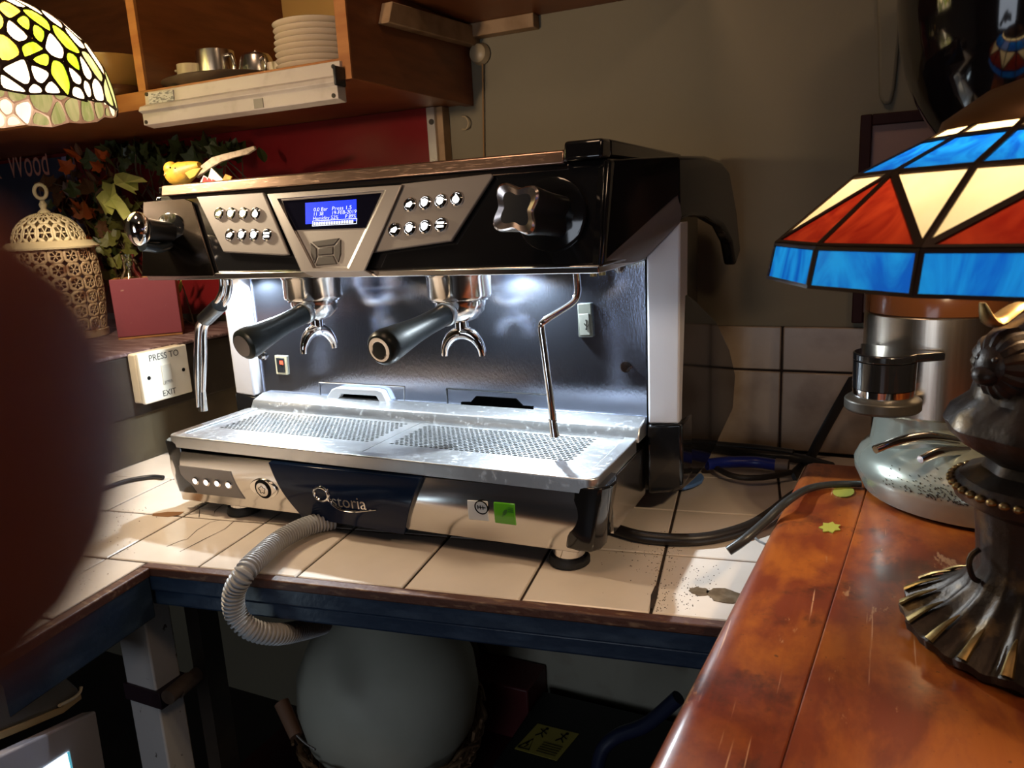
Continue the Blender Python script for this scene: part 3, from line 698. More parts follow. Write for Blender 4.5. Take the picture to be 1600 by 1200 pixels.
# navigation keys
cN = (513.5, 395)
def nk(l): return [(cN[0]+a, cN[1]+c_) for a, c_ in l]
for l in ([(-22, -16), (22, -21), (13, -10), (-12, -7)], [(-11, 8), (12, 6), (18, 19), (-15, 22)], [(-24, -14), (-14, -5), (-13, 7), (-17, 19), (-22, 6)], [(24, -19), (14, -8), (14, 6), (20, 17), (24, 4)], [(-11, -5), (12, -8), (12, 4), (-11, 6)]):
    on_head(nk(l), 'navigation_key', GREYD, .0082, .0012, parent=bez)
bb0 = None
for grp in (((344.5, 334.5), (363, 334.5), (382, 334.5), (401.5, 334.5), (361.5, 368), (380, 368), (399, 368), (419, 368)), ((641.6, 320.6), (665.3, 317.7), (689.6, 315), (714.5, 311.6), (618, 360), (641.6, 357.8), (665.3, 355), (690, 352))):
    for i, (px, py) in enumerate(grp):
        p = HP.at(px, py, .006)
        bb = B().lathe([(.0098, 0), (.0098, .0035), (.0080, .0050), (.0074, .0042)], p, HP.n, 20).build('button', CHROME, mc)
        f0 = p+HP.n*.0046; bi = B()
        if i == 3: bi.lathe([(.0048, 0), (.0048, .0005)], f0-hv*.0012, HP.n, 12); bi.prism([f0-hu*.0026+hv*.002, f0+hu*.0026+hv*.002, f0+hv*.0062], HP.n*.0005)
        elif i == 7: 
            for dv in (-.0024, .0024): bi.prism([f0+hu*a+hv*(c_+dv) for a, c_ in ((-.005, -.0013), (.005, -.0013), (.005, .0013), (-.005, .0013))], HP.n*.0005)
        elif i in (0, 4): 
            bi.prism([f0+hu*a+hv*c_ for a, c_ in ((-.005, -.003), (.001, -.004), (.005, .001), (.003, .004), (-.004, .001))], HP.n*.0005)
        else: bi.prism([f0+hu*a+hv*c_ for a, c_ in ((-.005, -.002), (-.001, -.0055), (.0035, -.003), (.0055, .003), (.001, .0055), (-.0045, .004))], HP.n*.0005)
        bi.build('button_icon', WHITELIT, bb)
# knobs
def knob(base, face, name):
    base = np.array(base); face = np.array(face); ax = face-base; Ln = np.linalg.norm(ax); ax /= Ln
    B().lathe([(.047, 0), (.047, .004), (.043, .006)], base, ax, 32).build('knob_recess', BLACK, mc)
    star = lambda t, r, h: r*(1.06-.36*(.5+.5*math.cos(4*t+.6))**.9)
    k = B().lathe([(.030, .004), (.030, Ln*.45), (.032, Ln*.8), (.0335, Ln-.006), (.032, Ln-.001)], base, ax, 48, rad=star).build('knob', BLACKM, mc)
    B().lathe([(.0325, Ln-.006), (.0325, Ln-.001), (.0300, Ln+.0015), (.018, Ln-.002), (.004, Ln-.006)], base, ax, 48, rad=star).build('knob_face', mat('satin_chrome_face', (.80, .70, .66), .24, 1), k)
knob(HP.at(863, 337), at(805, 326, 'y', .805), 'right')
lb_ = HP.at(268, 364); lf = at(218, 358, 'y', .842); ax = lf-lb_; ax /= np.linalg.norm(ax)
B().lathe([(.032, 0), (.032, .004), (.029, .006)], lb_, ax, 30).build('knob_recess', BLACK, mc)
lv = B(); lv.lathe([(.017, .004), (.017, .03), (.019, .058)], lb_, ax, 24); 
lvo = lv.build('steam_lever', BLACKM, mc)
pd = B().tube([lb_+ax*.010+np.array([0, 0, -.020]), lb_+ax*.035+np.array([.002, 0, -.027]), lb_+ax*.066+np.array([.002, 0, -.026])], .0095, 14, 4, flat=.8); pd.build('lever_paddle', mat('slate_black_rubber', (.025, .035, .045), .4), lvo)
pc = lb_+ax*.066
B().sphere(pc, .0185, (1, 1, 1.45), 24, 14).build('lever_tip', CHROME, lvo)

# group heads with portafilters
GCH = mat('satin_group_chrome', (.84, .81, .78), .15, 1)
def group(x, name, hend, hin, tw):
    y = 1.010
    gh = B().lathe([(.050, .398), (.050, .388), (.0485, .386), (.0485, .358), (.047, .354), (.043, .352), (.043, .350)], (x, y, 0), (0, 0, 1), 40).build('group_head', GCH, mc)
    pf = B().lathe([(.039, .352), (.039, .345), (.036, .333), (.026, .322), (.012, .317), (.0, .3165)], (x, y, 0), (0, 0, 1), 36).build('portafilter', GCH, mc)
    hin = np.array(hin); hend = np.array(hend); c0 = np.array([x, y, .338])
    d = (hend-hin)/np.linalg.norm(hend-hin); L = np.linalg.norm(hend-hin)
    B().tube([c0+(hin-c0)*.35, c0+(hin-c0)*.75, hin+d*.002], .0085, 14, 4, rads=[.011, .0085, .0085]).build('neck', CHROME, pf)
    B().lathe([(.0165, -.004), (.0178, 0), (.0178, .005), (.0165, .007)], hin, d, 24).build('collar', mat('dull_steel_collar', (.45, .45, .43), .3, 1), pf)
    B().lathe([(.0150, .004), (.0158, .010), (.0158, L*.32), (.0172, L*.5), (.0215, L*.76), (.0240, L*.90), (.0232, L*.97), (.019, L), (.016, L+.0005)], hin, d, 28).build('handle', HANDLE, pf)
    B().lathe([(.0165, L-.0005), (.0165, L+.001), (.013, L+.0012), (.0, L-.003 if tw else L+.0014)], hin, d, 24).build('handle_cap', CHROME if tw else mat('dull_grey_cap', (.20, .18, .18), .35, .6), pf)
    ta = R(75) if not tw else R(8)
    u = np.array([math.cos(ta), math.sin(ta), 0]); st = np.array([x, y, 0])
    z = lambda q: np.array([0, 0, q])
    sp_ = B()
    sp_.cyl(st+z(.322), st+z(.300), .0105, seg=16)
    sp_.tube([st-u*.031+z(.264), st-u*.029+z(.278), st-u*.018+z(.294), st+z(.301), st+u*.018+z(.294), st+u*.029+z(.278), st+u*.031+z(.264)], .008, 12, 6, rads=[.0052, .0068, .0095, .0115, .0095, .0068, .0052])
    sp_.build('spout', CHROME, pf)
group(-.567, 'right', (-.572, .800, .311), (-.558, .952, .337), True)
group(-.845, 'left', (-.835, .828, .304), (-.818, .955, .337), False)

# steam and water wands
B().tube([at(899, 418, 'y', 1.01), at(901, 434, 'y', 1.005), at(902, 458, 'y', 1.0), at(893, 474, 'y', .99), at(852, 501, 'y', .955), at(846, 512, 'y', .952), at(850, 545, 'y', .951), at(866, 668, 'y', .95)], .0050, 14, 6).build('steam_wand', CHROME, mc)
p0 = at(863, 655, 'y', .95); p1 = at(867, 682, 'y', .95)
B().cyl(p0, p1, .0058, .0072, 14).build('wand_tip', STEEL, mc)
yw = .945
B().tube([at(356, 430, 'y', yw), at(358, 446, 'y', yw), at(354, 466, 'y', yw), at(341, 486, 'y', yw), at(323, 505, 'y', yw), at(318, 520, 'y', yw), at(318, 560, 'y', yw), at(316, 618, 'y', yw)], .0056, 14, 6).build('steam_wand', CHROME, mc)
B().cyl(at(316, 612, 'y', yw), at(317.5, 641, 'y', yw), .0062, .0082, 16).build('wand_tip', STEEL, mc)
B().tube([at(346, 432, 'y', yw-.012), at(346, 455, 'y', yw-.012), at(334, 478, 'y', yw-.012), at(313, 503, 'y', yw-.012), at(308, 522, 'y', yw-.012), at(307, 585, 'y', yw-.012), at(309, 636, 'y', yw-.012)], .0042, 12, 6, rads=[.0045, .0045, .0045, .0045, .0045, .0045, .0026]).build('water_wand', CHROME, mc)
B().tube([at(343, 477, 'y', yw-.006), at(320, 499, 'y', yw-.006)], .0155, 18, 1, flat=.8).build('wand_grip', BLACKM, mc)
B().lathe([(.010, 0), (.012, .008), (.010, .018)], at(357, 437, 'y', yw), (0, 0, 1), 16).build('wand_joint', CHROME, mc)

# ================================================================== DRAIN HOSE, TUBES, CABLES
ho = [at(520, 812, 'z', .018), at(480, 822, 'z', .019), at(440, 842, 'z', .020), at(408, 868, 'z', .022)]
ho += [at(384, 893, 'y', .694), at(366, 925, 'y', .682), at(368, 958, 'y', .682), at(392, 983, 'y', .690), at(432, 991, 'y', .72), at(475, 984, 'y', .78), at(505, 976, 'y', .84)]
PH, _ = catmull([np.array(p) for p in ho], 40)
L_ = [0]
for i in range(1, len(PH)): L_.append(L_[-1]+np.linalg.norm(PH[i]-PH[i-1]))
NR = int(L_[-1]/.00095); Q = [np.array([np.interp(L_[-1]*i/NR, L_, [p[k] for p in PH]) for k in range(3)]) for i in range(NR)]
hose = tag(B().tube(Q, .0145, 18, 1, rads=lambda i, n: .0142+(.0012, .0010, -.0022, -.0026, -.0022, .0010)[i % 6]).build('drain_hose', mat('pale_grey_ribbed_plastic', (.36, .36, .37), .38)),
           'grey ribbed drain hose curling from under the coffee machine over the edge', 'hose')
t1 = [at(958, 826, 'z', .010), at(1000, 838, 'z', .010), at(1055, 843, 'z', .010), at(1110, 840, 'z', .010), at(1165, 825, 'z', .012), at(1200, 806, 'z', .014), at(1240, 775, 'z', .012), at(1290, 745, 'z', .010)]
tag(B().tube(t1, .0088, 14, 8).build('rubber_tube', mat('dark_brown_rubber', (.014, .010, .008), .38)), 'thick dark rubber tube lying on tiles right of the coffee machine', 'tube')
t2 = [at(1345, 756, 'z', ZB+.006), at(1300, 757, 'z', ZB+.006), at(1262, 764, 'z', ZB+.006), at(1228, 785, 'z', ZB+.012), at(1196, 815, 'z', .088), at(1165, 842, 'z', .075), at(1138, 861, 'z', .062)]
tag(B().tube(t2, .0052, 12, 8, rads=[.0045, .0045, .0048, .0052, .0056, .006, .0058]).build('electric_cable', mat('grey_black_cord', (.030, .030, .030), .35)), 'black cord end hanging over the bar edge above the tiles', 'cord')
t3 = [at(1225, 800, 'z', .045), at(1195, 822, 'z', .045), at(1180, 838, 'z', .042), at(1195, 850, 'z', .045), at(1230, 858, 'z', .04)]
tag(B().tube(t3, .0018, 8, 8).build('wire_loop', mat('grey_wire', (.4, .4, .4), .35, .8)), 'thin grey wire loop hanging beside the bar edge', 'wire')
gs = [at(1335, 590, 'y', 1.42), at(1312, 630, 'y', 1.45), at(1284, 680, 'y', 1.45), at(1262, 722, 'y', 1.44), at(1240, 745, 'z', .006)]
tag(B().tube(gs, .012, 10, 8, flat=.3).build('flat_cable', BLACKM), 'flat black cable hanging down the wall tiles behind the grinder', 'cable')
for i, (pp, rr, nm) in enumerate((
    ([(1110, 700), (1150, 706), (1200, 712), (1245, 716), (1300, 730)], .009, 'black'), ([(1090, 712), (1140, 742), (1190, 746), (1235, 738)], .005, 'brown'), ([(1120, 695), (1180, 700), (1240, 708)], .007, 'black'))):
    y_ = .012+.004*i
    pts = [at(a, b_, 'z', y_) for a, b_ in pp]
    tag(B().tube(pts, rr, 10, 6).build('power_cable', BLACKM if nm == 'black' else DARK),
        ('thick black cable lying against the wall tiles behind the machine', 'thin brown cable curving across the tiles below the blue pipe', 'black cable highest against the wall tile base')[i], 'cable', 'cables along the wall base')
bp_ = thing('blue_pipe', at(1160, 724, 'z', .02), 'dark blue water pipe with grey end fitting lying behind the machine', 'pipe')
B().tube([at(1104, 726, 'z', .022), at(1140, 722, 'z', .022), at(1180, 722, 'z', .022), at(1214, 727, 'z', .022)], .0105, 14, 6).build('pipe', mat('royal_blue_pipe', (.010, .022, .20), .3), bp_)
B().cyl(at(1212, 727, 'z', .022), at(1232, 729, 'z', .022), .0125, seg=14).build('fitting', mat('brown_grey_fitting', (.16, .12, .10), .5), bp_)
hl = Plane((0, 0, .006), (0, 0, 1))
tag(B().prism(hl.pts([(1058, 764), (1066, 754), (1082, 746), (1096, 744), (1100, 749), (1097, 756), (1084, 762), (1070, 766)]), (0, 0, .006)).build('blue_clip', mat('light_blue_plastic', (.10, .22, .52), .4), bevel=.0015),
    'light blue plastic clip on tiles below the machine side cover', 'clip')
# puddles of spilt coffee and grounds on the tiles
SP = mat('brown_coffee_film', (.11, .075, .045), .18, 0, .5, noise=(60, (.20, .15, .10), .4, .7))
def blob(cx, cy, rx, ry, seed, z=.0009):
    rnd = random.Random(seed); c_ = at(cx, cy, 'z', z); n = 22; ph = [rnd.uniform(.82, 1.12) for _ in range(n)]
    return [c_+np.array([rx*math.cos(2*PI*k/n)*ph[k], ry*math.sin(2*PI*k/n)*ph[k], 0]) for k in range(n)]
for i, (cx, cy, rx, ry, lab) in enumerate(((1093, 924, .0125, .011, 'small round coffee spill on the bright tile by the bar'), (1134, 931, .026, .017, 'larger coffee spill on the bright tile touching the bar edge'))):
    tag(B().prism(blob(cx, cy, rx, ry, i+3), (0, 0, .0006)).build('coffee_spill', SP, smooth=False), lab, 'spill', 'coffee spills on the tiles')
rnd = random.Random(11); gr = B()
def grain(p, r):
    a = rnd.uniform(0, 6); gr.add([p+np.array([r*math.cos(a+t), r*math.sin(a+t), 0]) for t in (0, 2.1, 4.2)]+[p+np.array([0, 0, r*.7])], [(0, 1, 3), (1, 2, 3), (2, 0, 3), (0, 2, 1)])
for k in range(520):
    c_ = rnd.choice(((1095, 900, 34, 18), (1040, 862, 20, 24), (1032, 920, 12, 40), (1075, 930, 26, 26), (1000, 868, 60, 28), (140, 850, 60, 24), (170, 800, 50, 16), (120, 900, 40, 30)))
    p = at(rnd.gauss(c_[0], c_[2]*.6), rnd.gauss(c_[1], c_[3]*.6), 'z', .0007)
    if p[1] > .79+.145*(p[0]+.3) or c_[0] < 300: grain(p, rnd.uniform(.0005, .0014))
go = gr.build('coffee_grounds', mat('dark_coffee_grounds', (.030, .014, .008), .8), smooth=False)
tag(go, 'loose dark coffee grounds scattered over the white tiles', 'coffee grounds', kind='stuff')
# cracked joint: dark wide gap and brown chip on the tiles
ck = B()
def crack(pp, wd):
    P_ = [at(a, c_, 'z', .0006) for a, c_ in pp]; n = len(P_); vs = []; fs = []
    for i, p in enumerate(P_):
        t = P_[min(i+1, n-1)]-P_[max(i-1, 0)]; t /= np.linalg.norm(t); s_ = np.array([-t[1], t[0], 0])*wd*(.4+.6*random.random()); vs += [p+s_, p-s_]
    for i in range(n-1): fs.append((2*i, 2*i+1, 2*i+3, 2*i+2))
    ck.add(vs, fs)
crack([(260, 854), (282, 845), (293, 842), (308, 828), (328, 816), (346, 812)], .0010); crack([(281, 862), (318, 843), (340, 832), (352, 826), (366, 814)], .0012)
crack([(288, 804), (312, 802), (334, 805), (336, 798), (346, 790), (354, 786)], .0010); crack([(286, 803), (312, 795), (345, 791)], .0007); crack([(312, 796), (311, 808)], .0007)
ck.build('cracks', GROUT, cnt, smooth=False)
B().prism([at(a, c_, 'z', .0006) for a, c_ in ((239, 803), (262, 800), (288, 800), (280, 805), (262, 808), (238, 806))], (0, 0, .0005)).build('chipped_patch', mat('brown_chip', (.20, .09, .03), .7), cnt)
B().prism([at(a, c_, 'z', .0006) for a, c_ in ((1016, 950), (1017, 930), (1024, 915), (1029, 920), (1026, 936), (1020, 952))], (0, 0, .0005)).build('chipped_patch', GROUT, cnt)
tag(B().tube([at(90, 790, 'z', .006), at(150, 768, 'z', .006), at(195, 752, 'z', .006), at(235, 745, 'z', .006), at(255, 746, 'z', .006)], .0042, 10, 6).build('thin_cable', BLACKM), 'thin black cable crossing the tiles left of the coffee machine', 'cable')

# ================================================================== LEDGE ON THE LEFT with exit switch
XG = -1.385; ZG = .236
ld = thing('dark_ledge', (XG-.3, .9, 0), 'dark painted boxed ledge left of the machine carrying lantern and ivy', 'ledge')
B().box((-2.58, .30, .0015), (XG-.006, YW-.001, .100)).build('lower_board', mat('khaki_dirty_board', (.075, .058, .034), .5, noise=(10, (.04, .03, .02), .4, .7)), ld)
B().box((-2.58, .30, .100), (XG, YW-.001, ZG-.008)).build('upper_board', DARK, ld, bevel=.004)
MAT_ = mat('woven_purple_brown_mat', (.10, .055, .055), .6, noise=(120, (.26, .18, .18), .5, .62, (.12, 1, 1)), bump=(200, .5, (.15, 1, 1)))
B().box((-2.58, .30, ZG-.008), (XG+.004, YW-.001, ZG)).build('woven_mat', MAT_, ld, bevel=.003)
sw = thing('exit_switch', (XG+.02, 1.1, .16), 'white square exit button plate with black lettering mounted on the dark ledge', 'switch')
SG = Plane((XG+.036, 1.1, .16), (1, 0, 0), (0, 1, 0))
sq = SG.pts([(216, 553), (291, 538), (302, 613), (227, 632)])
ys = [p[1] for p in sq]; zs = [p[2] for p in sq]; ya, yb, za, zb_ = (ys[0]+ys[3])/2, (ys[1]+ys[2])/2, (zs[2]+zs[3])/2, (zs[0]+zs[1])/2
B().box((XG+.0005, ya+.001, za+.001), (XG+.024, yb-.001, zb_-.001)).build('back_box', mat('aged_white_plastic', (.62, .55, .43), .4), sw, bevel=.004, seg=3)
B().box((XG+.0255, ya, za), (XG+.036, yb, zb_)).build('face_plate', mat('white_switch_plate', (.72, .68, .58), .32), sw, bevel=.003, seg=3)
yc, zc_ = (ya+yb)/2, (za+zb_)/2; hw = (yb-ya)
B().box((XG+.0362, yc-hw*.10, zc_-hw*.17), (XG+.0385, yc+hw*.10, zc_+hw*.17)).build('rocker', mat('pale_grey_rocker', (.52, .49, .42), .35), sw, bevel=.001)
for s_ in (-1, 1): B().cyl((XG+.0362, yc+s_*hw*.36, zc_), (XG+.0368, yc+s_*hw*.36, zc_), .0042, seg=12).build('screw', PAINTBLK, sw)
tx = B(); xo = XG+.0364
tx.text('PRESS TO', (xo, yc, zc_+hw*.27), (0, 1, 0), (0, 0, 1), hw*.155, .0004, .95, 'CENTER'); tx.build('lettering', mat('grey_black_print', (.06, .055, .05), .5), sw, smooth=False); tx = B(); tx.text('EXIT', (xo, yc, zc_-hw*.37), (0, 1, 0), (0, 0, 1), hw*.145, .0004, .95, 'CENTER')
tx.build('lettering', mat('grey_black_print'), sw, smooth=False); tx = B(); tx.text('press', (xo+.0022, yc, zc_-hw*.145), (0, 1, 0), (0, 0, 1), hw*.08, .0004, .9, 'CENTER')
tx.build('lettering', mat('grey_black_print'), sw, smooth=False)

# lantern
lc = at(104, 528, 'z', ZG); lc[2] = ZG
LN = thing('moroccan_lantern', lc, 'cream pierced metal lantern with domed top standing on the dark ledge', 'lantern')
def dz(py, px=104): return float(atd(px, py, np.dot(lc-CAM, fw))[2])
DL = np.dot(lc-CAM, fw); rpx = DL/FPX
zb0 = ZG; zt0 = dz(385); zd0 = dz(378); zd1 = dz(333); zr = dz(290)
Rb = 63*rpx; Rd = 50*rpx
RUSTC = mat('rusty_cream_metal', (.50, .36, .22), .55, noise=(26, (.16, .07, .03), .52, .62), bump=(150, .3))
def pierced(prof, o, nseg, nrow, rfun, name, m, k=.62):
    """a shell of cells, each with a real pierced hole of six petals"""
    b = B()
    for j in range(nrow):
        for i in range(nseg):
            def P(a, c_):
                t = 2*PI*(i+a)/nseg; r, h = rfun((j+c_)/nrow); return np.array([o[0]+r*math.cos(t), o[1]+r*math.sin(t), h])
            n = 12; ring = []; edge = []
            for q in range(n):
                a = 2*PI*q/n; s_ = k*(.5 if q % 2 else .36)
                ring.append(P(.5+s_*math.cos(a), .5+s_*math.sin(a)))
                e = max(abs(math.cos(a)), abs(math.sin(a))); edge.append(P(.5+.5*math.cos(a)/e, .5+.5*math.sin(a)/e))
            b.add(edge+ring, [(q, (q+1) % n, n+(q+1) % n, n+q) for q in range(n)])
            # inner rosette spokes
            ce = P(.5, .5); 
            hub = [ce+(P(.5+.10*math.cos(2*PI*q/8), .5+.10*math.sin(2*PI*q/8))-ce) for q in range(8)]
            b.add(hub, [tuple(range(8))])
            for q in range(0, 12, 2):
                a = 2*PI*q/n; w_ = .035
                b.add([P(.5+.09*math.cos(a)-w_*math.sin(a), .5+.09*math.sin(a)+w_*math.cos(a)), P(.5+.09*math.cos(a)+w_*math.sin(a), .5+.09*math.sin(a)-w_*math.cos(a)),
                       P(.5+k*.37*math.cos(a)+w_*math.sin(a), .5+k*.37*math.sin(a)-w_*math.cos(a)), P(.5+k*.37*math.cos(a)-w_*math.sin(a), .5+k*.37*math.sin(a)+w_*math.cos(a))], [(0, 1, 2, 3)])
    return b.build(name, m, LN, solid=.0018)
pierced(None, lc, 14, 2, lambda t: (Rd*math.cos(t*PI/2*.86), zd0+(zd1-zd0)*math.sin(t*PI/2*.86)/math.sin(PI/2*.86)), 'dome', CREAM, .9)
pierced(None, lc, 18, 6, lambda t: (Rb*(.93+.07*math.sin(PI*t)), zb0+.018+(zt0-zb0-.022)*t), 'body', RUSTC, .8)
B().lathe([(Rb*.5, zb0+.002), (Rb*.97, zb0+.002), (Rb*.97, zb0+.018), (Rb*.93, zb0+.02)], (lc[0], lc[1], 0), (0, 0, 1), 32).build('base', RUSTC, LN)
B().lathe([(Rd*1.30, zt0-.004), (Rd*1.32, zt0), (Rd*1.10, zd0+.003), (Rd*.99, zd0+.004)], (lc[0], lc[1], 0), (0, 0, 1), 40, rad=lambda t, r, h: r*(1+.015*math.cos(20*t))).build('brim', CREAM, LN)
B().lathe([(.016, zd1-.003), (.013, zd1+.004), (.006, zd1+.010), (.009, zd1+.020), (.0055, zd1+.026), (.005, zr-.036)], (lc[0], lc[1], 0), (0, 0, 1), 18).build('finial', CREAM, LN)
rr_ = .0145; ux = np.array([RW[0, 0], RW[1, 0], 0]); ux /= np.linalg.norm(ux)
B().tube([np.array([lc[0], lc[1], zr-.0155])+ux*rr_*math.cos(a)+np.array([0, 0, rr_*1.1*math.sin(a)]) for a in np.linspace(0, 2*PI, 25)], .0042, 10, 1).build('ring', CREAM, LN)

# red painted crate
cr0 = at(185, 532, 'z', ZG); cr1 = at(283, 523, 'z', ZG); dx_ = (cr1-cr0)/np.linalg.norm(cr1-cr0); dy_ = np.array([-dx_[1], dx_[0], 0]); wc = np.linalg.norm(cr1-cr0)+.004
hc = float(atd(180, 436, np.dot(cr0-CAM, fw))[2])-ZG
crt = thing('painted_crate', cr0+dx_*wc/2+dy_*.05, 'small dusky-red painted wooden crate with bare pine side on the ledge', 'crate')
def cbox(a, b_, name, m, bev=.0015):
    x0, y0, z0 = a; x1, y1, z1 = b_
    q = [cr0+dx_*x0+dy_*y0, cr0+dx_*x1+dy_*y0, cr0+dx_*x1+dy_*y1, cr0+dx_*x0+dy_*y1]
    return B().prism([np.array([p[0], p[1], ZG+z0]) for p in q], (0, 0, z1-z0)).build(name, m, crt, bevel=bev)
REDC = mat('chipped_dusky_red_paint', (.17, .030, .042), .5, noise=(38, (.34, .20, .15), .68, .72), bump=(60, .15))
PINE = mat('bare_pine', (.34, .15, .045), .5, noise=(20, (.22, .09, .025), .4, .7, (1, 1, .2)))
cbox((0, 0, .006), (wc, .010, hc), 'front_panel', REDC); cbox((wc-.012, .010, 0), (wc, .085, hc), 'side_panel', PINE); cbox((0, .010, 0), (.012, .085, hc), 'side_panel', PINE)
cbox((0, .002, 0), (wc, .085, .006), 'bottom_panel', PINE); cbox((.012, .075, .006), (wc-.012, .085, hc), 'back_panel', PINE)
# clear bottle standing in the crate
bc = cr0+dx_*wc*.30+dy_*.042
bt_ = B().lathe([(.0, .0), (.030, 0), (.032, .006), (.032, .105), (.026, .128), (.013, .150), (.0125, .175), (.0145, .178), (.0145, .186), (.011, .186), (.010, .150), (.023, .125), (.0295, .103), (.0295, .006), (0, .003)], (bc[0], bc[1], ZG+.0065), (0, 0, 1), 28)
GL = mat('clear_bottle_glass', (.95, .97, .96), .02, trans=1.0, ior=1.45)
tag(bt_.build('glass_bottle', GL, base=(bc[0], bc[1], ZG+.0065)), 'clear glass bottle standing in the red crate by the lever', 'bottle')

# chalk board behind the ledge
YP = 1.44
cb = thing('chalk_sign', at(50, 300, 'y', YP), 'dark blue chalk sign with pink lettering behind the lantern', 'sign')
pq = at(94, 228, 'y', YP); 
zlo, zhi = ZG+.02, .69
B().box((-2.45, YP, zlo), (float(pq[0]), YP+.012, zhi)).build('board', mat('blue_black_board', (.018, .022, .045), .45, noise=(8, (.035, .045, .085), .45, .7)), cb)
B().box((float(pq[0]), YP-.004, zlo), (float(pq[0])+.030, YP+.014, zhi)).build('frame', mat('lilac_frame', (.22, .18, .30), .4), cb, bevel=.002)
CH = mat('pink_chalk_paint', (.50, .21, .15), .8)
tx = B()
def fit_text(tx, t, px0, py0, px1, py1, hpx, y):
    a = at(px0, py0, 'y', y); c_ = at(px1, py1, 'y', y); L = np.linalg.norm(c_-a); u = (c_-a)/L; v = np.array([-u[2], 0, u[0]])
    tb = B().text(t, (0, 0, 0), (1, 0, 0), (0, 1, 0), 1.0, 0); mw = max(p[0] for p in tb.v); mh = max(p[1] for p in tb.v)
    H_ = abs(at(px0, py0, 'y', y)[2]-at(px0, py0-hpx, 'y', y)[2])
    n = np.array([0, -1., 0])
    tx.add([a+u*p[0]/mw*L+v*p[1]/mh*H_+n*.0006 for p in tb.v], tb.f)
fit_text(tx, 'Wood', 16, 278, 78, 273, 43, YP-.0005)
tx.build('lettering', CH, cb, smooth=False)
tx = B(); fit_text(tx, 'k', -14, 279, 4, 279, 30, YP-.0005); tx.build('lettering', CH, cb, smooth=False)
tx = B(); fit_text(tx, '60', 54, 312, 72, 311, 20, YP-.0005); fit_text(tx, '24-', 82, 309, 108, 308, 18, YP-.0005)
tx.build('small_lettering', mat('faint_chalk', (.20, .12, .11), .8), cb, smooth=False)

# ivy: stems and single leaves
iv = thing('ivy_plant', (-1.62, 1.38, ZG), 'trailing dark green artificial ivy bunch behind the machine and the crate', 'plant')
LG = [mat('dark_ivy_leaf', (.030, .045, .014), .42, noise=(30, (.06, .075, .02), .4, .7)), mat('olive_ivy_leaf', (.085, .085, .020), .42, noise=(30, (.16, .15, .03), .45, .7)),
      mat('brown_dry_leaf', (.085, .035, .014), .5, noise=(30, (.15, .06, .02), .45, .7)), mat('orange_red_leaf', (.42, .075, .012), .45), mat('yellow_green_leaf', (.30, .30, .05), .45)]
def leaf_mesh(m, k, shape):
    if shape == 0: o_ = [(0, 0), (.20, -.10), (.50, .02), (.42, .22), (.62, .50), (.30, .55), (.0, 1.0), (-.30, .55), (-.62, .50), (-.42, .22), (-.50, .02), (-.20, -.10)]
    else: o_ = [(0, 0), (.16, .15), (.26, .40), (.20, .70), (0, 1.0), (-.20, .70), (-.26, .40), (-.16, .15)]
    b = B(); n = len(o_); vs = [(x, y, .10*abs(x)+.12*(y-.4)**2*-1) for x, y in o_]+[(0, .4, -.03)]
    b.add(vs, [(i, (i+1) % n, n) for i in range(n)])
    me = bpy.data.meshes.new('leaf'); me.from_pydata(b.v, [], b.f); me.materials.append(m); return me
LM = [[leaf_mesh(m, i, sh_) for sh_ in (0, 1)] for i, m in enumerate(LG)]
rnd = random.Random(5); st_ = B()
regions = [((120, 330), 40, 55, (2, 2, 3, 0), 70), ((150, 260), 40, 22, (2, 3, 3, 0), 26), ((230, 250), 60, 30, (0, 0, 0), 60), ((330, 240), 55, 22, (0, 0), 46), ((175, 390), 34, 50, (0, 1, 1, 2), 56), ((190, 330), 34, 40, (1, 0, 1), 30), ((268, 455), 12, 30, (1, 4, 4), 12), ((180, 430), 14, 26, (0, 1), 16)]
nleaf = 0
for (c_, sx, sy, ms, cnt_) in regions:
    for k in range(cnt_):
        px, py = rnd.gauss(c_[0], sx*.55), rnd.gauss(c_[1], sy*.55)
        y = rnd.uniform(1.33, 1.41); p = at(px, py, 'y', y)
        if py < 232 or (px < 115 and py < 250) or p[2] < ZG+.035 or p[0] > XL-.03: continue
        mi = rnd.choice(ms); lo = bpy.data.objects.new('leaf', LM[mi][rnd.random() < .3]); COL.objects.link(lo); lo.parent = iv
        lo.location = [float(q) for q in p-ORG[iv.name]]; s_ = rnd.uniform(.026, .050); lo.scale = (s_, s_, s_)
        lo.rotation_euler = (R(rnd.uniform(30, 130)), R(rnd.uniform(-50, 50)), R(rnd.uniform(0, 360))); nleaf += 1
        if k % 4 == 0:
            st_.tube([p, p+np.array([rnd.uniform(-.04, .04), rnd.uniform(.0, .03), -rnd.uniform(.02, .07)]), p+np.array([rnd.uniform(-.07, .07), .02, -rnd.uniform(.08, .16)])], .0016, 5, 3)
st_.build('stems', mat('brown_vine_stem', (.06, .035, .015), .6), iv)
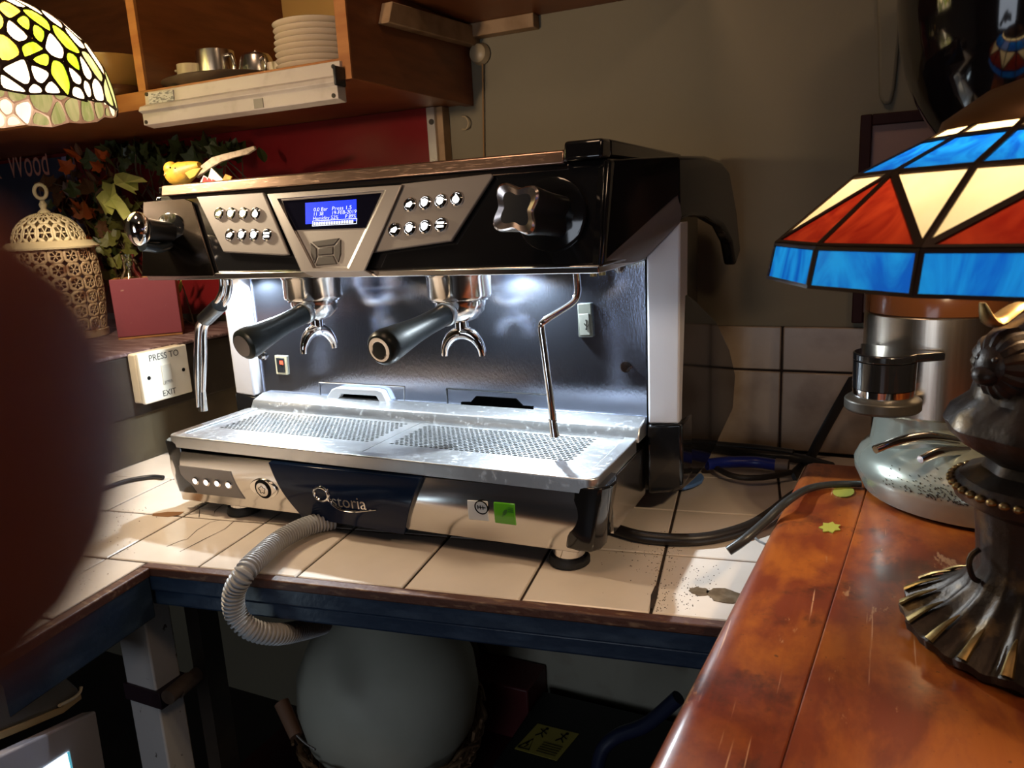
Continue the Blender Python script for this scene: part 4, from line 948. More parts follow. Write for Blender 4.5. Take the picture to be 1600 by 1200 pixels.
# big pale yellow-green leaf bunch (a fabric hand of leaves) in front of the ivy
yl = thing('pale_leaf_spray', at(190, 345, 'y', 1.30), 'pale yellow-green spray of long artificial leaves in front of the ivy', 'leaf spray')
YLM = mat('pale_yellow_green_fabric', (.42, .43, .10), .55, noise=(25, (.52, .50, .16), .4, .7))
def longleaf(pts, name='leaf'):
    pl_ = Plane((0, 1.30, 0), (0, -1, 0)); q = pl_.pts(pts); c_ = sum(q)/len(q); n = len(q)
    vs = [p+np.array([0, .012*math.sin(i*1.7), 0]) for i, p in enumerate(q)]+[c_+np.array([0, -.016, 0])]
    B().add(vs, [(i, (i+1) % n, n) for i in range(n)]).build(name, YLM, yl, solid=.0012, smooth=False)
longleaf([(180, 272), (186, 269), (204, 272), (229, 278), (227, 284), (210, 285), (221, 297), (213, 298), (208, 304), (199, 298), (186, 288), (179, 280)])
longleaf([(160, 284), (168, 288), (180, 286), (188, 302), (192, 318), (200, 335), (198, 344), (190, 334), (184, 320), (176, 304), (166, 294)])
longleaf([(160, 298), (170, 296), (180, 308), (187, 326), (182, 328), (176, 322), (180, 336), (172, 332), (160, 337), (156, 322), (157, 308)])

# yellow bird figurine on top of the machine
ZM = .5635
bd_ = thing('bird_figurine', at(285, 276, 'y', 1.10), 'yellow bird figurine with long pale tail sitting behind the machine top', 'figurine')
yb_ = 1.10
pb = [at(262, 267, 'y', yb_), at(270, 270, 'y', yb_), at(284, 272, 'y', yb_), at(300, 268, 'y', yb_), at(314, 260, 'y', yb_)]
YEL = mat('yellow_painted_feather', (.46, .26, .028), .5, noise=(60, (.32, .16, .02), .5, .65), bump=(120, .3))
B().tube([at(262, 269, 'y', yb_), at(272, 273, 'y', yb_), at(285, 271, 'y', yb_), at(300, 264, 'y', yb_), at(312, 258, 'y', yb_)], .02, 18, 6, rads=[.008, .019, .022, .015, .006]).build('body', YEL, bd_)
hd_ = B().sphere(at(268, 264, 'y', yb_-.004), .0145, (1, 1, .95), 18, 12).build('head', YEL, bd_)
B().lathe([(.004, 0), (.0005, .009)], at(262, 270, 'y', yb_-.014), (-.4, -.7, -.5), 10).build('beak', mat('orange_beak', (.5, .2, .03), .4), hd_)
for q in ((266, 268), (274, 269)): B().sphere(at(q[0], q[1]-6, 'y', yb_-.0185), .0016, seg=8, rings=6).build('eye', PAINTBLK, hd_)
ft_ = Plane((0, yb_, 0), (0, -1, 0)); tl = ft_.pts([(300, 272), (312, 260), (330, 246), (350, 240), (372, 235), (396, 228), (398, 233), (386, 241), (366, 246), (345, 253), (326, 264), (308, 278)])
B().prism(tl, (0, .006, 0)).build('tail', mat('pale_buff_feather', (.42, .33, .24), .6, noise=(80, (.28, .22, .16), .45, .6)), bd_, bevel=.001)
wg = ft_.pts([(288, 270), (300, 264), (314, 262), (304, 276), (296, 280)], .018); B().prism(wg, (0, .006, 0)).build('wing', mat('olive_yellow_wing', (.40, .26, .04), .5), bd_, bevel=.001)
# red and white striped sachets
pk = thing('striped_sachets', at(330, 282, 'y', 1.04), 'red and white striped paper sachets standing beside the yellow bird', 'sachets')
RS = mat('red_print', (.55, .03, .03), .5); WS = mat('white_paper', (.72, .66, .62), .6)
for i, (pp, m) in enumerate((([(307, 296), (318, 274), (326, 279), (348, 292)], WS), ([(322, 288), (330, 262), (352, 284), (342, 292)], WS), ([(346, 284), (352, 272), (362, 276), (356, 290)], YEL))):
    q = Plane((0, 1.04-.006*i, 0), (0, -1, 0)).pts(pp); B().prism(q, (0, .002, 0)).build('sachet', m, pk)
for i in range(3):
    q = Plane((0, 1.026, 0), (0, -1, 0)).pts([(314+7*i, 290), (318+7*i, 276+2*i), (322+7*i, 278+2*i), (326+7*i, 291)]); B().prism(q, (0, .001, 0)).build('stripe', RS, pk)

# ================================================================== CROCKERY IN THE CABINET
ZS = ZC+.0265
def onshelf(px, y): p = at(px, 100, 'y', y); return np.array([p[0], p[1], ZS])
c_ = onshelf(345, 1.155)
tr = B().lathe([(0, .004), (.10, .004), (.118, .008), (.140, .018), (.142, .0165), (.120, .004), (.10, 0), (0, 0)], (c_[0], c_[1], ZS), (0, 0, 1), 40, rad=lambda t, r, h: r)
trr = tr.build('serving_tray', mat('tarnished_dull_tray', (.16, .12, .08), .35, .6), base=(c_[0], c_[1], ZS)); trr.scale = (.88, .66, 1)
tag(trr, 'oval tarnished metal tray under the mug and jugs on the cabinet shelf', 'tray')
ZR = ZS+.0045; JUG = mat('dull_catering_steel', (.62, .58, .54), .24, 1)
def mug(px, y, r, h, name, m, lab, cat, hside, grp=None, handle=True, lid=False, spout=False):
    p = onshelf(px, y); t = thing(name, (p[0], p[1], ZR), lab, cat, grp)
    o_ = (p[0], p[1], ZR)
    B().lathe([(r*.80, 0), (r*.92, .004), (r, h*.5), (r*.98, h), (r*.90, h), (r*.90, h*.5), (r*.8, .006), (0, .005)] if not lid else [(r*.80, 0), (r*.97, .006), (r*1.0, h*.45), (r*.86, h*.9), (r*.80, h), (0, h)], o_, (0, 0, 1), 28).build('body', m, t)
    if handle:
        u = np.array([hside[0], hside[1], 0.]); u /= np.linalg.norm(u); c0 = np.array(o_)
        z = lambda k: np.array([0, 0, k])
        B().tube([c0+u*r*.93+z(h*.82), c0+u*r*1.45+z(h*.80), c0+u*r*1.62+z(h*.52), c0+u*r*1.35+z(h*.22), c0+u*r*.93+z(h*.2)], h*.055, 10, 6).build('handle', m, t)
        if spout: B().tube([c0-u*r*.9+z(h*.35), c0-u*r*1.5+z(h*.6), c0-u*r*1.75+z(h*.9)], r*.2, 10, 5, rads=[r*.28, r*.2, r*.13]).build('spout', m, t)
    if lid:
        l = B().lathe([(r*.80, h), (r*.7, h*1.08), (r*.2, h*1.13), (0, h*1.13)], o_, (0, 0, 1), 24).build('lid', m, t)
        B().sphere((p[0], p[1], ZR+h*1.17), r*.12, seg=10, rings=8).build('knob', m, l)
    return t
mug(297, 1.165, .026, .052, 'coffee_mug', CHINA, 'ivory china mug with handle at the left end of the oval tray', 'mug', (-.9, -.35))
mug(338, 1.18, .036, .072, 'milk_jug', JUG, 'taller plain steel milk jug beside the ivory mug', 'jug', (.9, -.2), spout=True)
mug(401, 1.18, .034, .050, 'steel_teapot', JUG, 'short steel teapot with knobbed lid on the oval tray', 'teapot', (.8, -.5), lid=True, spout=True)
mug(437, 1.20, .026, .036, 'china_cup', CHINA, 'ivory china cup just left of the plate stack', 'cup', (-.9, -.3))
pc_ = onshelf(500, 1.19); pl0 = None
mug_prof = [(0, .003), (.046, .003), (.054, .004), (.064, .0085), (.0745, .0105), (.0765, .0095), (.0745, .0070), (.060, .003), (.052, 0), (.040, 0), (0, .001)]
TH_ = .0100; npl = 9
for k in range(npl):
    z = ZS+.0005+k*TH_
    o_ = (float(pc_[0])+random.uniform(-.0015, .0015), float(pc_[1])+random.uniform(-.0015, .0015), z)
    if pl0 is None:
        pl0 = B().lathe([(r, h) for r, h in mug_prof], (o_[0], o_[1], z), (0, 0, 1), 40).build('saucer', CHINA, base=o_); q = pl0
    else: q = dup(pl0, 'saucer', o_)
    names = ('bottom', 'second lowest', 'third lowest', 'fourth from the bottom', 'middle', 'fourth from the top', 'third from the top', 'second from the top', 'topmost')
    tag(q, f'ivory china saucer, {names[k]} of the stack in the cabinet', 'saucer', 'stack of saucers in the cabinet')
bw = onshelf(168, 1.20)
tag(B().lathe([(.04, 0), (.045, .004), (.075, .030), (.098, .070), (.104, .100), (.100, .100), (.093, .070), (.07, .033), (.03, .010), (0, .009)], (bw[0], bw[1], ZS), (0, 0, 1), 36).build('mixing_bowl', mat('tan_glazed_bowl', (.32, .17, .06), .22), base=(bw[0], bw[1], ZS)), 'large tan bowl on the shelf behind the left glass lamp', 'bowl')
for i, (px, y, r, h, lab) in enumerate(((180, 1.13, .045, .030, 'squat brown glass dish beside the cabinet divider'), (150, 1.30, .060, .15, 'dark brown pot behind the tan bowl'))):
    p = onshelf(px, y)
    tag(B().lathe([(r*.6, 0), (r*.9, h*.2), (r, h*.7), (r*.9, h), (r*.82, h), (r*.9, h*.7), (r*.5, h*.1), (0, h*.08)], (p[0], p[1], ZS), (0, 0, 1), 28).build(('glass_dish', 'brown_pot')[i], mat('brown_glaze', (.08, .03, .012), .2), base=(p[0], p[1], ZS)), lab, ('dish', 'pot')[i])

# ================================================================== WALL THINGS
pf_ = thing('picture_frame', at(1440, 340, 'y', YW), 'dark brown framed blank mauve picture on the wall behind the blue lamp', 'picture')
FPn = Plane((0, YW-.018, 0), (0, -1, 0)); a = FPn.at(1345, 180); c_ = FPn.at(1340, 505); x0, z1, z0 = float(a[0]), float(a[2]), float(c_[2]); x1 = x0+.42
for (lo, hi) in (((x0, z0), (x0+.018, z1)), ((x1-.018, z0), (x1, z1)), ((x0+.018, z1-.018), (x1-.018, z1)), ((x0+.018, z0), (x1-.018, z0+.018))):
    B().box((lo[0], YW-.020, lo[1]), (hi[0], YW-.001, hi[1])).build('frame_rail', mat('dark_red_brown_frame', (.028, .008, .008), .6, spec=.2), pf_, bevel=.002)
B().box((x0+.018, YW-.008, z0+.018), (x1-.018, YW-.002, z1-.018)).build('picture_sheet', mat('mauve_paper', (.30, .19, .17), .7), pf_)
pc = thing('pull_cord', (-.765, YW-.02, .8), 'cream ceiling pull-cord switch with thin brown cord beside the cabinet', 'switch')
B().lathe([(.020, 0), (.022, .004), (.018, .018), (.012, .022)], at(752, 85, 'y', YW-.001), (0, -1, 0), 20).build('switch_body', mat('cream_bakelite', (.40, .32, .20), .4), pc)
B().tube([at(754, 88, 'y', YW-.012), at(754, 112, 'y', YW-.008), at(756, 250, 'y', YW-.006), at(757, 330, 'y', YW-.006)], .0016, 6, 4).build('cord', mat('brown_string', (.30, .17, .07), .8), pc)
tag(B().tube([at(722, 182, 'y', YW-.004), at(728, 183, 'y', YW-.010), at(732, 192, 'y', YW-.012), at(729, 201, 'y', YW-.010), at(722, 202, 'y', YW-.004)], .0016, 8, 5).build('wall_hook', mat('cream_bakelite')), 'small painted cup hook on the wall beside the red panel', 'hook')
dq = Plane((0, YW-.001, 0), (0, -1, 0)).pts([(1370, -30), (1373, 150), (1380, 164), (1392, 164), (1398, 140), (1406, 60), (1412, -30)])
tag(B().prism(dq, (0, -.012, 0)).build('cable_trunking', WALLM, bevel=.005), 'wall-coloured tapering cable trunking above the picture frame', 'trunking')

# ================================================================== STAINED GLASS LAMPS
def cells_to(parent, cells, came_w, came_m, lift=.0012, thick=.003, rnd_=False):
    """cells: (polygon, material). Each pane is a part; the leads round every pane form the came."""
    cm = B()
    for poly, m in cells:
        P_ = [np.array(p) for p in poly]; c_ = sum(P_)/len(P_); n = len(P_)
        nr = np.zeros(3)
        for i in range(n): nr += np.cross(P_[i]-c_, P_[(i+1) % n]-c_)
        nr /= np.linalg.norm(nr)
        ins = []
        for i in range(n):
            a, b_, d = P_[i-1], P_[i], P_[(i+1) % n]
            e1 = (a-b_)/np.linalg.norm(a-b_); e2 = (d-b_)/np.linalg.norm(d-b_)
            bi = e1+e2; lb = np.linalg.norm(bi)
            sn = max(.25, math.sqrt(max(1e-6, (1-float(e1@e2))/2)))
            ins.append(b_+(bi/lb if lb > 1e-3 else np.cross(nr, e2))*(came_w/sn))
        if rnd_:
            O3, I3 = [], []
            for i in range(n):
                for L, src in ((O3, P_), (I3, ins)):
                    p = src[i]; a = p+(src[i-1]-p)*.36; d = p+(src[(i+1) % n]-p)*.36
                    L += [a, p, d] if L is O3 else [a, (a+d)*.25+p*.5, d]
            P_, ins = O3, I3; n = len(P_)
        B().add(ins, [tuple(range(n))]).build('pane', m, parent, smooth=False)
        o_ = [p+nr*lift for p in P_]; i_ = [p+nr*lift for p in ins]; o2 = [p-nr*lift for p in P_]; i2 = [p-nr*lift for p in ins]
        for i in range(n):
            j = (i+1) % n
            cm.add([o_[i], o_[j], i_[j], i_[i], o2[i], o2[j], i2[j], i2[i]], [(0, 1, 2, 3), (7, 6, 5, 4), (3, 2, 6, 7)])
    return cm.build('lead_came', came_m, parent, smooth=False)
GB = glass_pane('streaky_blue_glass', (.003, .085, .62), (.008, .23, .86), 26)
GR = glass_pane('streaky_red_glass', (.20, .012, .006), (.34, .035, .012), 20)
GC = glass_pane('cream_opal_glass', (.93, .80, .52), (.96, .86, .62), 10)
GW = glass_pane('white_opal_glass', (.62, .57, .46), (.74, .69, .58), 12)
GY = glass_pane('amber_yellow_glass', (.40, .26, .025), (.50, .40, .06), 16)
GG = glass_pane('lime_green_glass', (.11, .28, .008), (.34, .42, .03), 22)
GP = glass_pane('pale_green_grey_glass', (.10, .13, .05), (.20, .20, .12), 26)

# ---- blue, cream and red faceted lamp on the bar
LX, LY = .137, .720; LC = np.array([LX, LY, ZB]); DLm = float(np.dot(np.array([LX, LY, .42])-CAM, fw)); cpx = None
def projx(P):
    c_ = RW.T@(np.array(P)-CAM); return 800+FPX*c_[0]/c_[2]
cpx = projx((LX, LY, .42)); ppm = FPX/DLm
def lz(px, py): return float(atd(px, py, DLm)[2])
def lr(px): return (cpx-px)/ppm
lamp = thing('bar_lamp', LC, 'table lamp with blue, cream and red glass shade on bronze base, right edge', 'lamp')
shade = B()
rings = [(lr(1221), lz(1221, 444)), (lr(1233), lz(1233, 382)), (lr(1352), lz(1352, 274)), (lr(1452), lz(1452, 221)), (lr(1488), lz(1488, 200))]
NF = 16; OFF = R(-11)
VL = -np.array([RW[0, 2], RW[1, 2]]); base_a = math.atan2(-RW[1, 0], -RW[0, 0])
def rv(k, i, f=0.0):
    r, z = rings[k]; a = base_a+OFF+2*PI*i/NF
    p = np.array([LX+r*math.cos(a), LY+r*math.sin(a), z])
    if f:
        a2 = a+2*PI/NF; p = p*(1-f)+np.array([LX+r*math.cos(a2), LY+r*math.sin(a2), z])*f
    return p
cells = []
for i in range(NF):
    cells.append(([rv(0, i), rv(0, i+1), rv(1, i+1), rv(1, i)], GB))
    # trapezoid facet split: red triangle below, cream triangle each side (apexes alternate on the rim and the upper ring)
    if i % 2 == 0: cells.append(([rv(1, i), rv(1, i+1), rv(2, i+1)], GR)); cells.append(([rv(1, i), rv(2, i+1), rv(2, i)], GC))
    else: cells.append(([rv(1, i), rv(1, i+1), rv(2, i)], GR)); cells.append(([rv(1, i+1), rv(2, i+1), rv(2, i)], GC))
    cells.append(([rv(2, i), rv(2, i+1), rv(3, i+1), rv(3, i)], GB))
    cells.append(([rv(3, i), rv(3, i+1), rv(4, i+1), rv(4, i)], GC))
cells_to(lamp, cells, .0026, LEAD)
r4, z4 = rings[4]
B().lathe([(r4*1.05, z4-.002), (r4*1.02, z4+.006), (r4*.7, z4+.026), (r4*.35, z4+.036), (.012, z4+.040), (.010, z4+.055), (0, z4+.06)], (LX, LY, 0), (0, 0, 1), 36).build('shade_cap', mat('brown_bronze_cap', (.12, .055, .020), .4, .6), lamp)
def lb(px, py=None):
    z = ZB+.02 if py is None else lz(px, py); return (projx((LX, LY, z))-px)/ppm
def flute(t, r, h):
    k = max(0., min(1., (.165-h)/.065)); f = math.cos(20*t); g_ = math.cos(40*t+1)
    return (r*(1+.035*k*f+.012*k*g_), h+.004*k*f*(r/.12))
prof = [(lb(1413)-.002, ZB+.0055), (lb(1413), ZB+.013), (lb(1440), ZB+.022), (lb(1475), ZB+.034), (lb(1505), ZB+.050), (lb(1522), ZB+.070), (lb(1530, 840), lz(1530, 840)), (lb(1500, 822), lz(1500, 822)), (lb(1497, 800), lz(1497, 800)), (lb(1512, 785), lz(1512, 785))]
B().lathe(prof, (LX, LY, 0), (0, 0, 1), 160, rad=flute).build('base', BRONZE, lamp)
prof = [(lb(1512, 785), lz(1512, 785)), (lb(1545, 768), lz(1545, 768)), (lb(1553, 752), lz(1553, 752)), (lb(1530, 735), lz(1530, 735)), (lb(1500, 715), lz(1500, 715)), (lb(1490, 692), lz(1490, 692)), (lb(1500, 668), lz(1500, 668)), (lb(1530, 642), lz(1530, 642)), (lb(1542, 600), lz(1542, 600)), (lb(1540, 560), lz(1540, 560)), (lb(1565, 528), lz(1565, 528)), (lb(1600, 505), lz(1600, 505)), (.012, lz(1600, 470)), (.010, rings[2][1])]
B().lathe(prof, (LX, LY, 0), (0, 0, 1), 64, rad=lambda t, r, h: r*(1+.025*math.sin(9*t+40*h)*(1 if r > .03 else 0))).build('column', BRONZE, lamp)
# bead band on the plate, rubbed brass tips along the scalloped hem
bb_ = B(); zb_ = lz(1497, 800); rb_ = lb(1497, 800)
for k in range(44):
    a = 2*PI*k/44; bb_.sphere((LX+rb_*math.cos(a), LY+rb_*math.sin(a), zb_), .0042, (1, 1, .8), 8, 6)
bo = bb_.build('bead_band', BRASS, lamp); bo['kind'] = 'stuff'
for k in range(20):
    a = 2*PI*k/20; r_k = lb(1413); u = np.array([math.cos(a), math.sin(a), 0])
    B().tube([np.array([LX, LY, ZB+.036])+u*r_k*.74, np.array([LX, LY, ZB+.0285])+u*r_k*.88, np.array([LX, LY, ZB+.0175])+u*r_k*1.02], .004, 8, 3, rads=[.0008, .0032, .0048], flat=.5).build('hem_tip', BRASS, lamp)
# three lion masks round the column
zl0 = lz(1540, 575)
for k in range(3):
    a = math.atan2(-LY, -LX)+R(-42)+2*PI*k/3; u = np.array([math.cos(a), math.sin(a), 0]); t_ = np.array([-u[1], u[0], 0]); c_ = np.array([LX, LY, zl0])+u*lb(1548, 575)
    b = B(); b.sphere(c_, .019, (1, 1, 1.1), 18, 12); b.sphere(c_+u*.014+np.array([0, 0, -.007]), .0105, (1, 1, .8), 14, 8)
    for s_ in (-1, 1):
        b.sphere(c_+u*.0145+t_*s_*.0075+np.array([0, 0, .006]), .0030, seg=8, rings=6); b.sphere(c_+t_*s_*.017+np.array([0, 0, .014]), .006, seg=8, rings=6)
    for q in range(16):
        th = 2*PI*q/16; d_ = t_*math.cos(th)+np.array([0, 0, math.sin(th)])
        b.tube([c_+d_*.012+u*.008, c_+d_*.021+u*.002, c_+d_*.026-u*.010+t_*.002], .0035, 8, 3, rads=[.0060, .0068, .0035])
    b.build('lion_mask', BRONZE, lamp)
    b = B(); p0_ = np.array([LX, LY, lz(1560, 490)])+u*.012
    b.tube([p0_, p0_+u*.03+np.array([0, 0, .005]), p0_+u*.055+np.array([0, 0, -.006]), p0_+u*.066+np.array([0, 0, .010])], .007, 10, 5, rads=[.006, .008, .010, .003], flat=.4); b.build('leaf_bracket', mat('rubbed_brass_edge'), lamp)
DLb = float(np.dot(np.array([LX, LY, ZB+.07])-CAM, fw)); B().tube([atd(1530, 858, DLb), atd(1518, 868, DLb), atd(1514, 882, DLb), atd(1520, 902, DLb), atd(1530, 908, DLb)], .0024, 8, 6).build('lifting_ring', BRONZE, lamp)
light('bar_lamp_bulb', 'POINT', (LX, LY, rings[2][1]-.02), 11.0, (1.0, .74, .45), .02)

# ---- large domed stained glass shade hanging at the top left
TC = atd(-42, 168, 1.2); TR, THt = .205, .165
ph_ = thing('hanging_lamp', TC, 'large domed floral stained glass lamp glowing white, yellow and green, top left', 'lamp')
ax_t = np.array([0, 0, 1.])
def dome(a, t):
    sc = 0
    if t < .10: sc = -.030*(1-t/.10)*abs(math.sin(a*7))
    t = t+sc; r = TR*max(1e-3, math.cos(max(t, 0)*PI/2))**.75
    return np.array([TC[0]+r*math.cos(a), TC[1]+r*math.sin(a), TC[2]+THt*math.sin(t*PI/2)])
rnd = random.Random(4); UW = 7.4; seeds = []      # unrolled dome: u in 0..UW, v in 0..1
def far(u, v, d): return all(min(abs(u-q[0]), UW-abs(u-q[0]))**2+(1.25*(v-q[1]))**2 > d*d for q in seeds)
def flower(u, v, rr, n, m, mc_):
    seeds.append((u % UW, v, mc_))
    o_ = rnd.uniform(0, 6)
    for k in range(n): a = o_+2*PI*k/n; seeds.append(((u+rr*math.cos(a)) % UW, v+rr*.8*math.sin(a), rnd.choice(m)))
A_CAM = math.atan2(-TC[1], -TC[0])
def seen(px, py):      # where on the dome a sight line meets it
    best = None
    for q in range(160):
        for k in range(46):
            a = 2*PI*q/160; t = k/50; p = dome(a, t)
            if (CAM-p)@np.array([math.cos(a), math.sin(a), .8*t]) <= 0: continue
            c_ = RW.T@(p-CAM); e = (800+FPX*c_[0]/c_[2]-px)**2+(600+FPX*c_[1]/c_[2]-py)**2
            if best is None or e < best[0]: best = (e, a, t)
    return best[1]/(2*PI)*UW, best[2]
u_, v_ = seen(84, 68); flower(u_, v_, .23, 6, (GG,), GW)
UC0 = u_
u_, v_ = seen(28, 50); flower(u_, v_, .20, 5, (GY, GY, GG), GC)
u_, v_ = seen(60, 146); flower(u_, v_, .13, 6, (GW,), GW)
u_, v_ = seen(138, 142); flower(u_, v_, .11, 5, (GW,), GW)
for k in range(1, 5): flower((UC0+.3+k*UW/5) % UW, .45, .25, 6, (GG, GG, GY), GW)
for k in range(1, 6): flower((UC0+k*UW/6+.2) % UW, .12, .14, 6, (GW, GP), GW)
for tr_i in range(9000):
    u, v = rnd.uniform(0, UW), rnd.uniform(.0, .90)
    if far(u, v, .175):
        m = GP if v < .30 else (rnd.choice((GW, GC, GG)) if v < .62 else rnd.choice((GW, GW, GC)))
        seeds.append((u, v, m))
    if len(seeds) > 270: break
cells = []
for (u, v, m) in seeds:
    poly = [np.array(p) for p in ((u-.5, 0.), (u+.5, 0.), (u+.5, .91), (u-.5, .91))]
    for (u2, v2, _) in seeds:
        du_ = u2-u; du_ -= UW*round(du_/UW)
        if abs(du_) > 1 or (du_ == 0 and v2 == v): continue
        nn = np.array([du_, (v2-v)]); nn2 = np.array([nn[0], nn[1]*1.5625]); mid = np.array([u+du_/2, (v+v2)/2])
        poly = clip(poly, nn2, nn2@mid)
        if len(poly) < 3: break
    if len(poly) < 3: continue
    # drop slivers and slightly round the corners so that panes look like petals
    P2 = []
    for k in range(len(poly)):
        a, b_, c_ = poly[k-1], poly[k], poly[(k+1) % len(poly)]
        if np.linalg.norm(b_-a) < .02: continue
        P2.append(b_)
    if len(P2) < 3: continue
    cells.append(([dome(2*PI*p[0]/UW, float(p[1])) for p in P2], m))
cells_to(ph_, cells, .0024, LEAD, rnd_=True)
zt_ = float(dome(0, .88)[2]); rt_ = float(np.linalg.norm(dome(0, .88)[:2]-TC[:2]))
B().lathe([(rt_*1.04, zt_-.002), (rt_, zt_+.006), (.03, zt_+.024), (.012, zt_+.03), (.010, zt_+.06), (.006, zt_+.06), (.005, 2.299)], (TC[0], TC[1], 0), (0, 0, 1), 28).build('cap_and_rod', BRONZE, ph_)
light('hanging_lamp_bulb', 'POINT', (TC[0], TC[1], TC[2]+.075), 22.0, (1.0, .80, .55), .03)

# ================================================================== COFFEE GRINDER on the bar
gc = np.array([.136, 1.088, ZB]); DG = float(np.dot(gc+np.array([0, 0, .2])-CAM, fw)); gpm = FPX/DG
gr_ = thing('coffee_grinder', gc, 'pale grey and steel coffee grinder with black hopper behind the bar lamp', 'coffee grinder')
def gz(px, py, D=None): return float(atd(px, py, D or DG)[2])
B().lathe([(.120, ZB+.0005), (.138, ZB+.006), (.149, ZB+.030), (.150, ZB+.040), (.143, ZB+.055), (.125, ZB+.069), (.098, ZB+.079), (.065, ZB+.084), (0, ZB+.085)], (gc[0], gc[1], 0), (0, 0, 1), 56).build('base', GREENGREY, gr_)
cy = atd(1457, 560, .965); cx_, cyy = float(cy[0]), float(cy[1]); DC = .965
rc = 100*DC/FPX; z_t = gz(1457, 484, DC); z_b = gz(1457, 636, DC)
B().lathe([(rc*.84, ZB+.060), (rc*.78, ZB+.10), (rc*.82, z_b)], (cx_, cyy, 0), (0, 0, 1), 40).build('column', GREENGREY, gr_)
GST = mat('brushed_grinder_steel', (.62, .55, .46), .26, 1, noise=(30, (.50, .43, .35), .35, .7, (6, 6, .15)), bump=(60, .03, (6, 6, .2)))
B().lathe([(rc*.97, z_b-.003), (rc, z_b), (rc, z_t), (rc*.97, z_t+.003), (rc*.5, z_t+.004)], (cx_, cyy, 0), (0, 0, 1), 56).build('steel_drum', GST, gr_, bevel=0)
B().lathe([(rc*1.0, z_t+.003), (rc*1.0, z_t+.028), (rc*.96, z_t+.034), (0, z_t+.034)], (cx_, cyy, 0), (0, 0, 1), 48).build('brown_collar', mat('smoky_brown_plastic', (.10, .035, .012), .15), gr_)
B().box((cx_+.01, cyy-.01, z_b), (cx_+.09, cyy+.09, z_t+.02)).build('motor_housing', GREENGREY, gr_, bevel=.012, seg=3)
hc_ = atd(1572, 100, 1.03); DH = 1.03; hp_ = [(1500, 240), (1482, 205), (1466, 180), (1450, 150), (1432, 105), (1421, 60), (1414, 0), (1412, -60), (1412, -110)]
b = B(); b.lathe([((1572-a)*DH/FPX, gz(1572, c_, DH)) for a, c_ in hp_]+[(0, gz(1572, -112, DH))], (float(hc_[0]), float(hc_[1]), 0), (0, 0, 1), 48)
b.build('hopper', mat('smoked_black_hopper', (.006, .005, .006), .08, 0, .5, .6), gr_)
B().lathe([(.05, z_t+.03), (.06, gz(1572, 238, DH))], (float(hc_[0]), float(hc_[1]), 0), (0, 0, 1), 30).build('hopper_neck', BLACK, gr_)
# side tamper
DT = .90; tcn = atd(1382, 575, DT); tcz = lambda py: gz(1382, py, DT)
tr_ = 45*DT/FPX
b = B(); b.lathe([(tr_, tcz(606)), (tr_*1.0, tcz(600)), (tr_*1.02, tcz(562))], (tcn[0], tcn[1], 0), (0, 0, 1), 36)
tam = b.build('tamper_body', BLACK, gr_)
pl_ = Plane((0, 0, tcz(556)), (0, 0, 1)); 
aa = math.atan2(tcn[1]-cyy, tcn[0]-cx_); arc = [np.array([tcn[0]+tr_*1.03*math.cos(aa+R(q)), tcn[1]+tr_*1.03*math.sin(aa+R(q)), tcz(562)]) for q in range(-100, 101, 10)]
rgt = np.array([math.cos(aa-PI/2), math.sin(aa-PI/2), 0]); cdr = np.array([cx_, cyy, tcz(562)])+np.array([math.cos(aa), math.sin(aa), 0])*rc*.96
B().prism(arc+[cdr+rgt*-.052, cdr+rgt*.052], (0, 0, .010)).build('tamper_plate', BLACK, tam, bevel=.002)
B().prism([cdr+rgt*.052+np.array([0, 0, -.030]), cdr+rgt*.018+np.array([0, 0, -.032]), arc[4]*.5+cdr*.5+np.array([0, 0, -.012]), cdr+rgt*.052], (0, 0, .002)).build('tamper_bracket', BLACKM, tam)
B().lathe([(tr_*.97, tcz(622)), (tr_*1.0, tcz(607))], (tcn[0], tcn[1], 0), (0, 0, 1), 36).build('tamper_band', CHROME, tam)
B().lathe([(tr_*1.15, tcz(644)), (tr_*1.24, tcz(640)), (tr_*1.24, tcz(625)), (tr_*1.05, tcz(619))], (tcn[0], tcn[1], 0), (0, 0, 1), 40).build('tamper_foot', mat('dull_tamper_steel', (.05, .043, .034), .4, .5), tam, bevel=.001)
scw = atd(1463, 574, DT+.015); B().lathe([(.0085, 0), (.0085, .003), (.006, .005)], scw, (-fw[0]*.6-.3, -fw[1], 0), 16).build('screw', STEEL, gr_)
# chrome portafilter fork
fk = B()
DF = .90
fk.tube([atd(1500, 690, DF+.02), atd(1450, 684, DF), atd(1405, 690, DF-.02), atd(1368, 703, DF-.03)], .005, 10, 6, rads=[.006, .0075, .006, .0045]); fk.build('fork_prong', CHROME, gr_)
fk = B(); fk.tube([atd(1510, 704, DF+.01), atd(1470, 706, DF-.02), atd(1438, 718, DF-.03)], .005, 10, 6, rads=[.006, .006, .0045]); fk.build('fork_prong', CHROME, gr_)
fk = B(); fk.tube([atd(1370, 700, DF-.02), atd(1410, 684, DF+.02), atd(1470, 676, DF+.03), atd(1515, 684, DF+.03)], .006, 10, 6, flat=.5); fk.build('fork_bridge', CHROME, gr_)
gm_ = tag(B().sphere(atd(1468, 684, DF+.05), .020, (1.25, 1, .55), 14, 8).build('grounds_heap', mat('dark_coffee_grounds'), gr_), 'small heap of dark coffee grounds')
gdots = B(); rnd = random.Random(9)
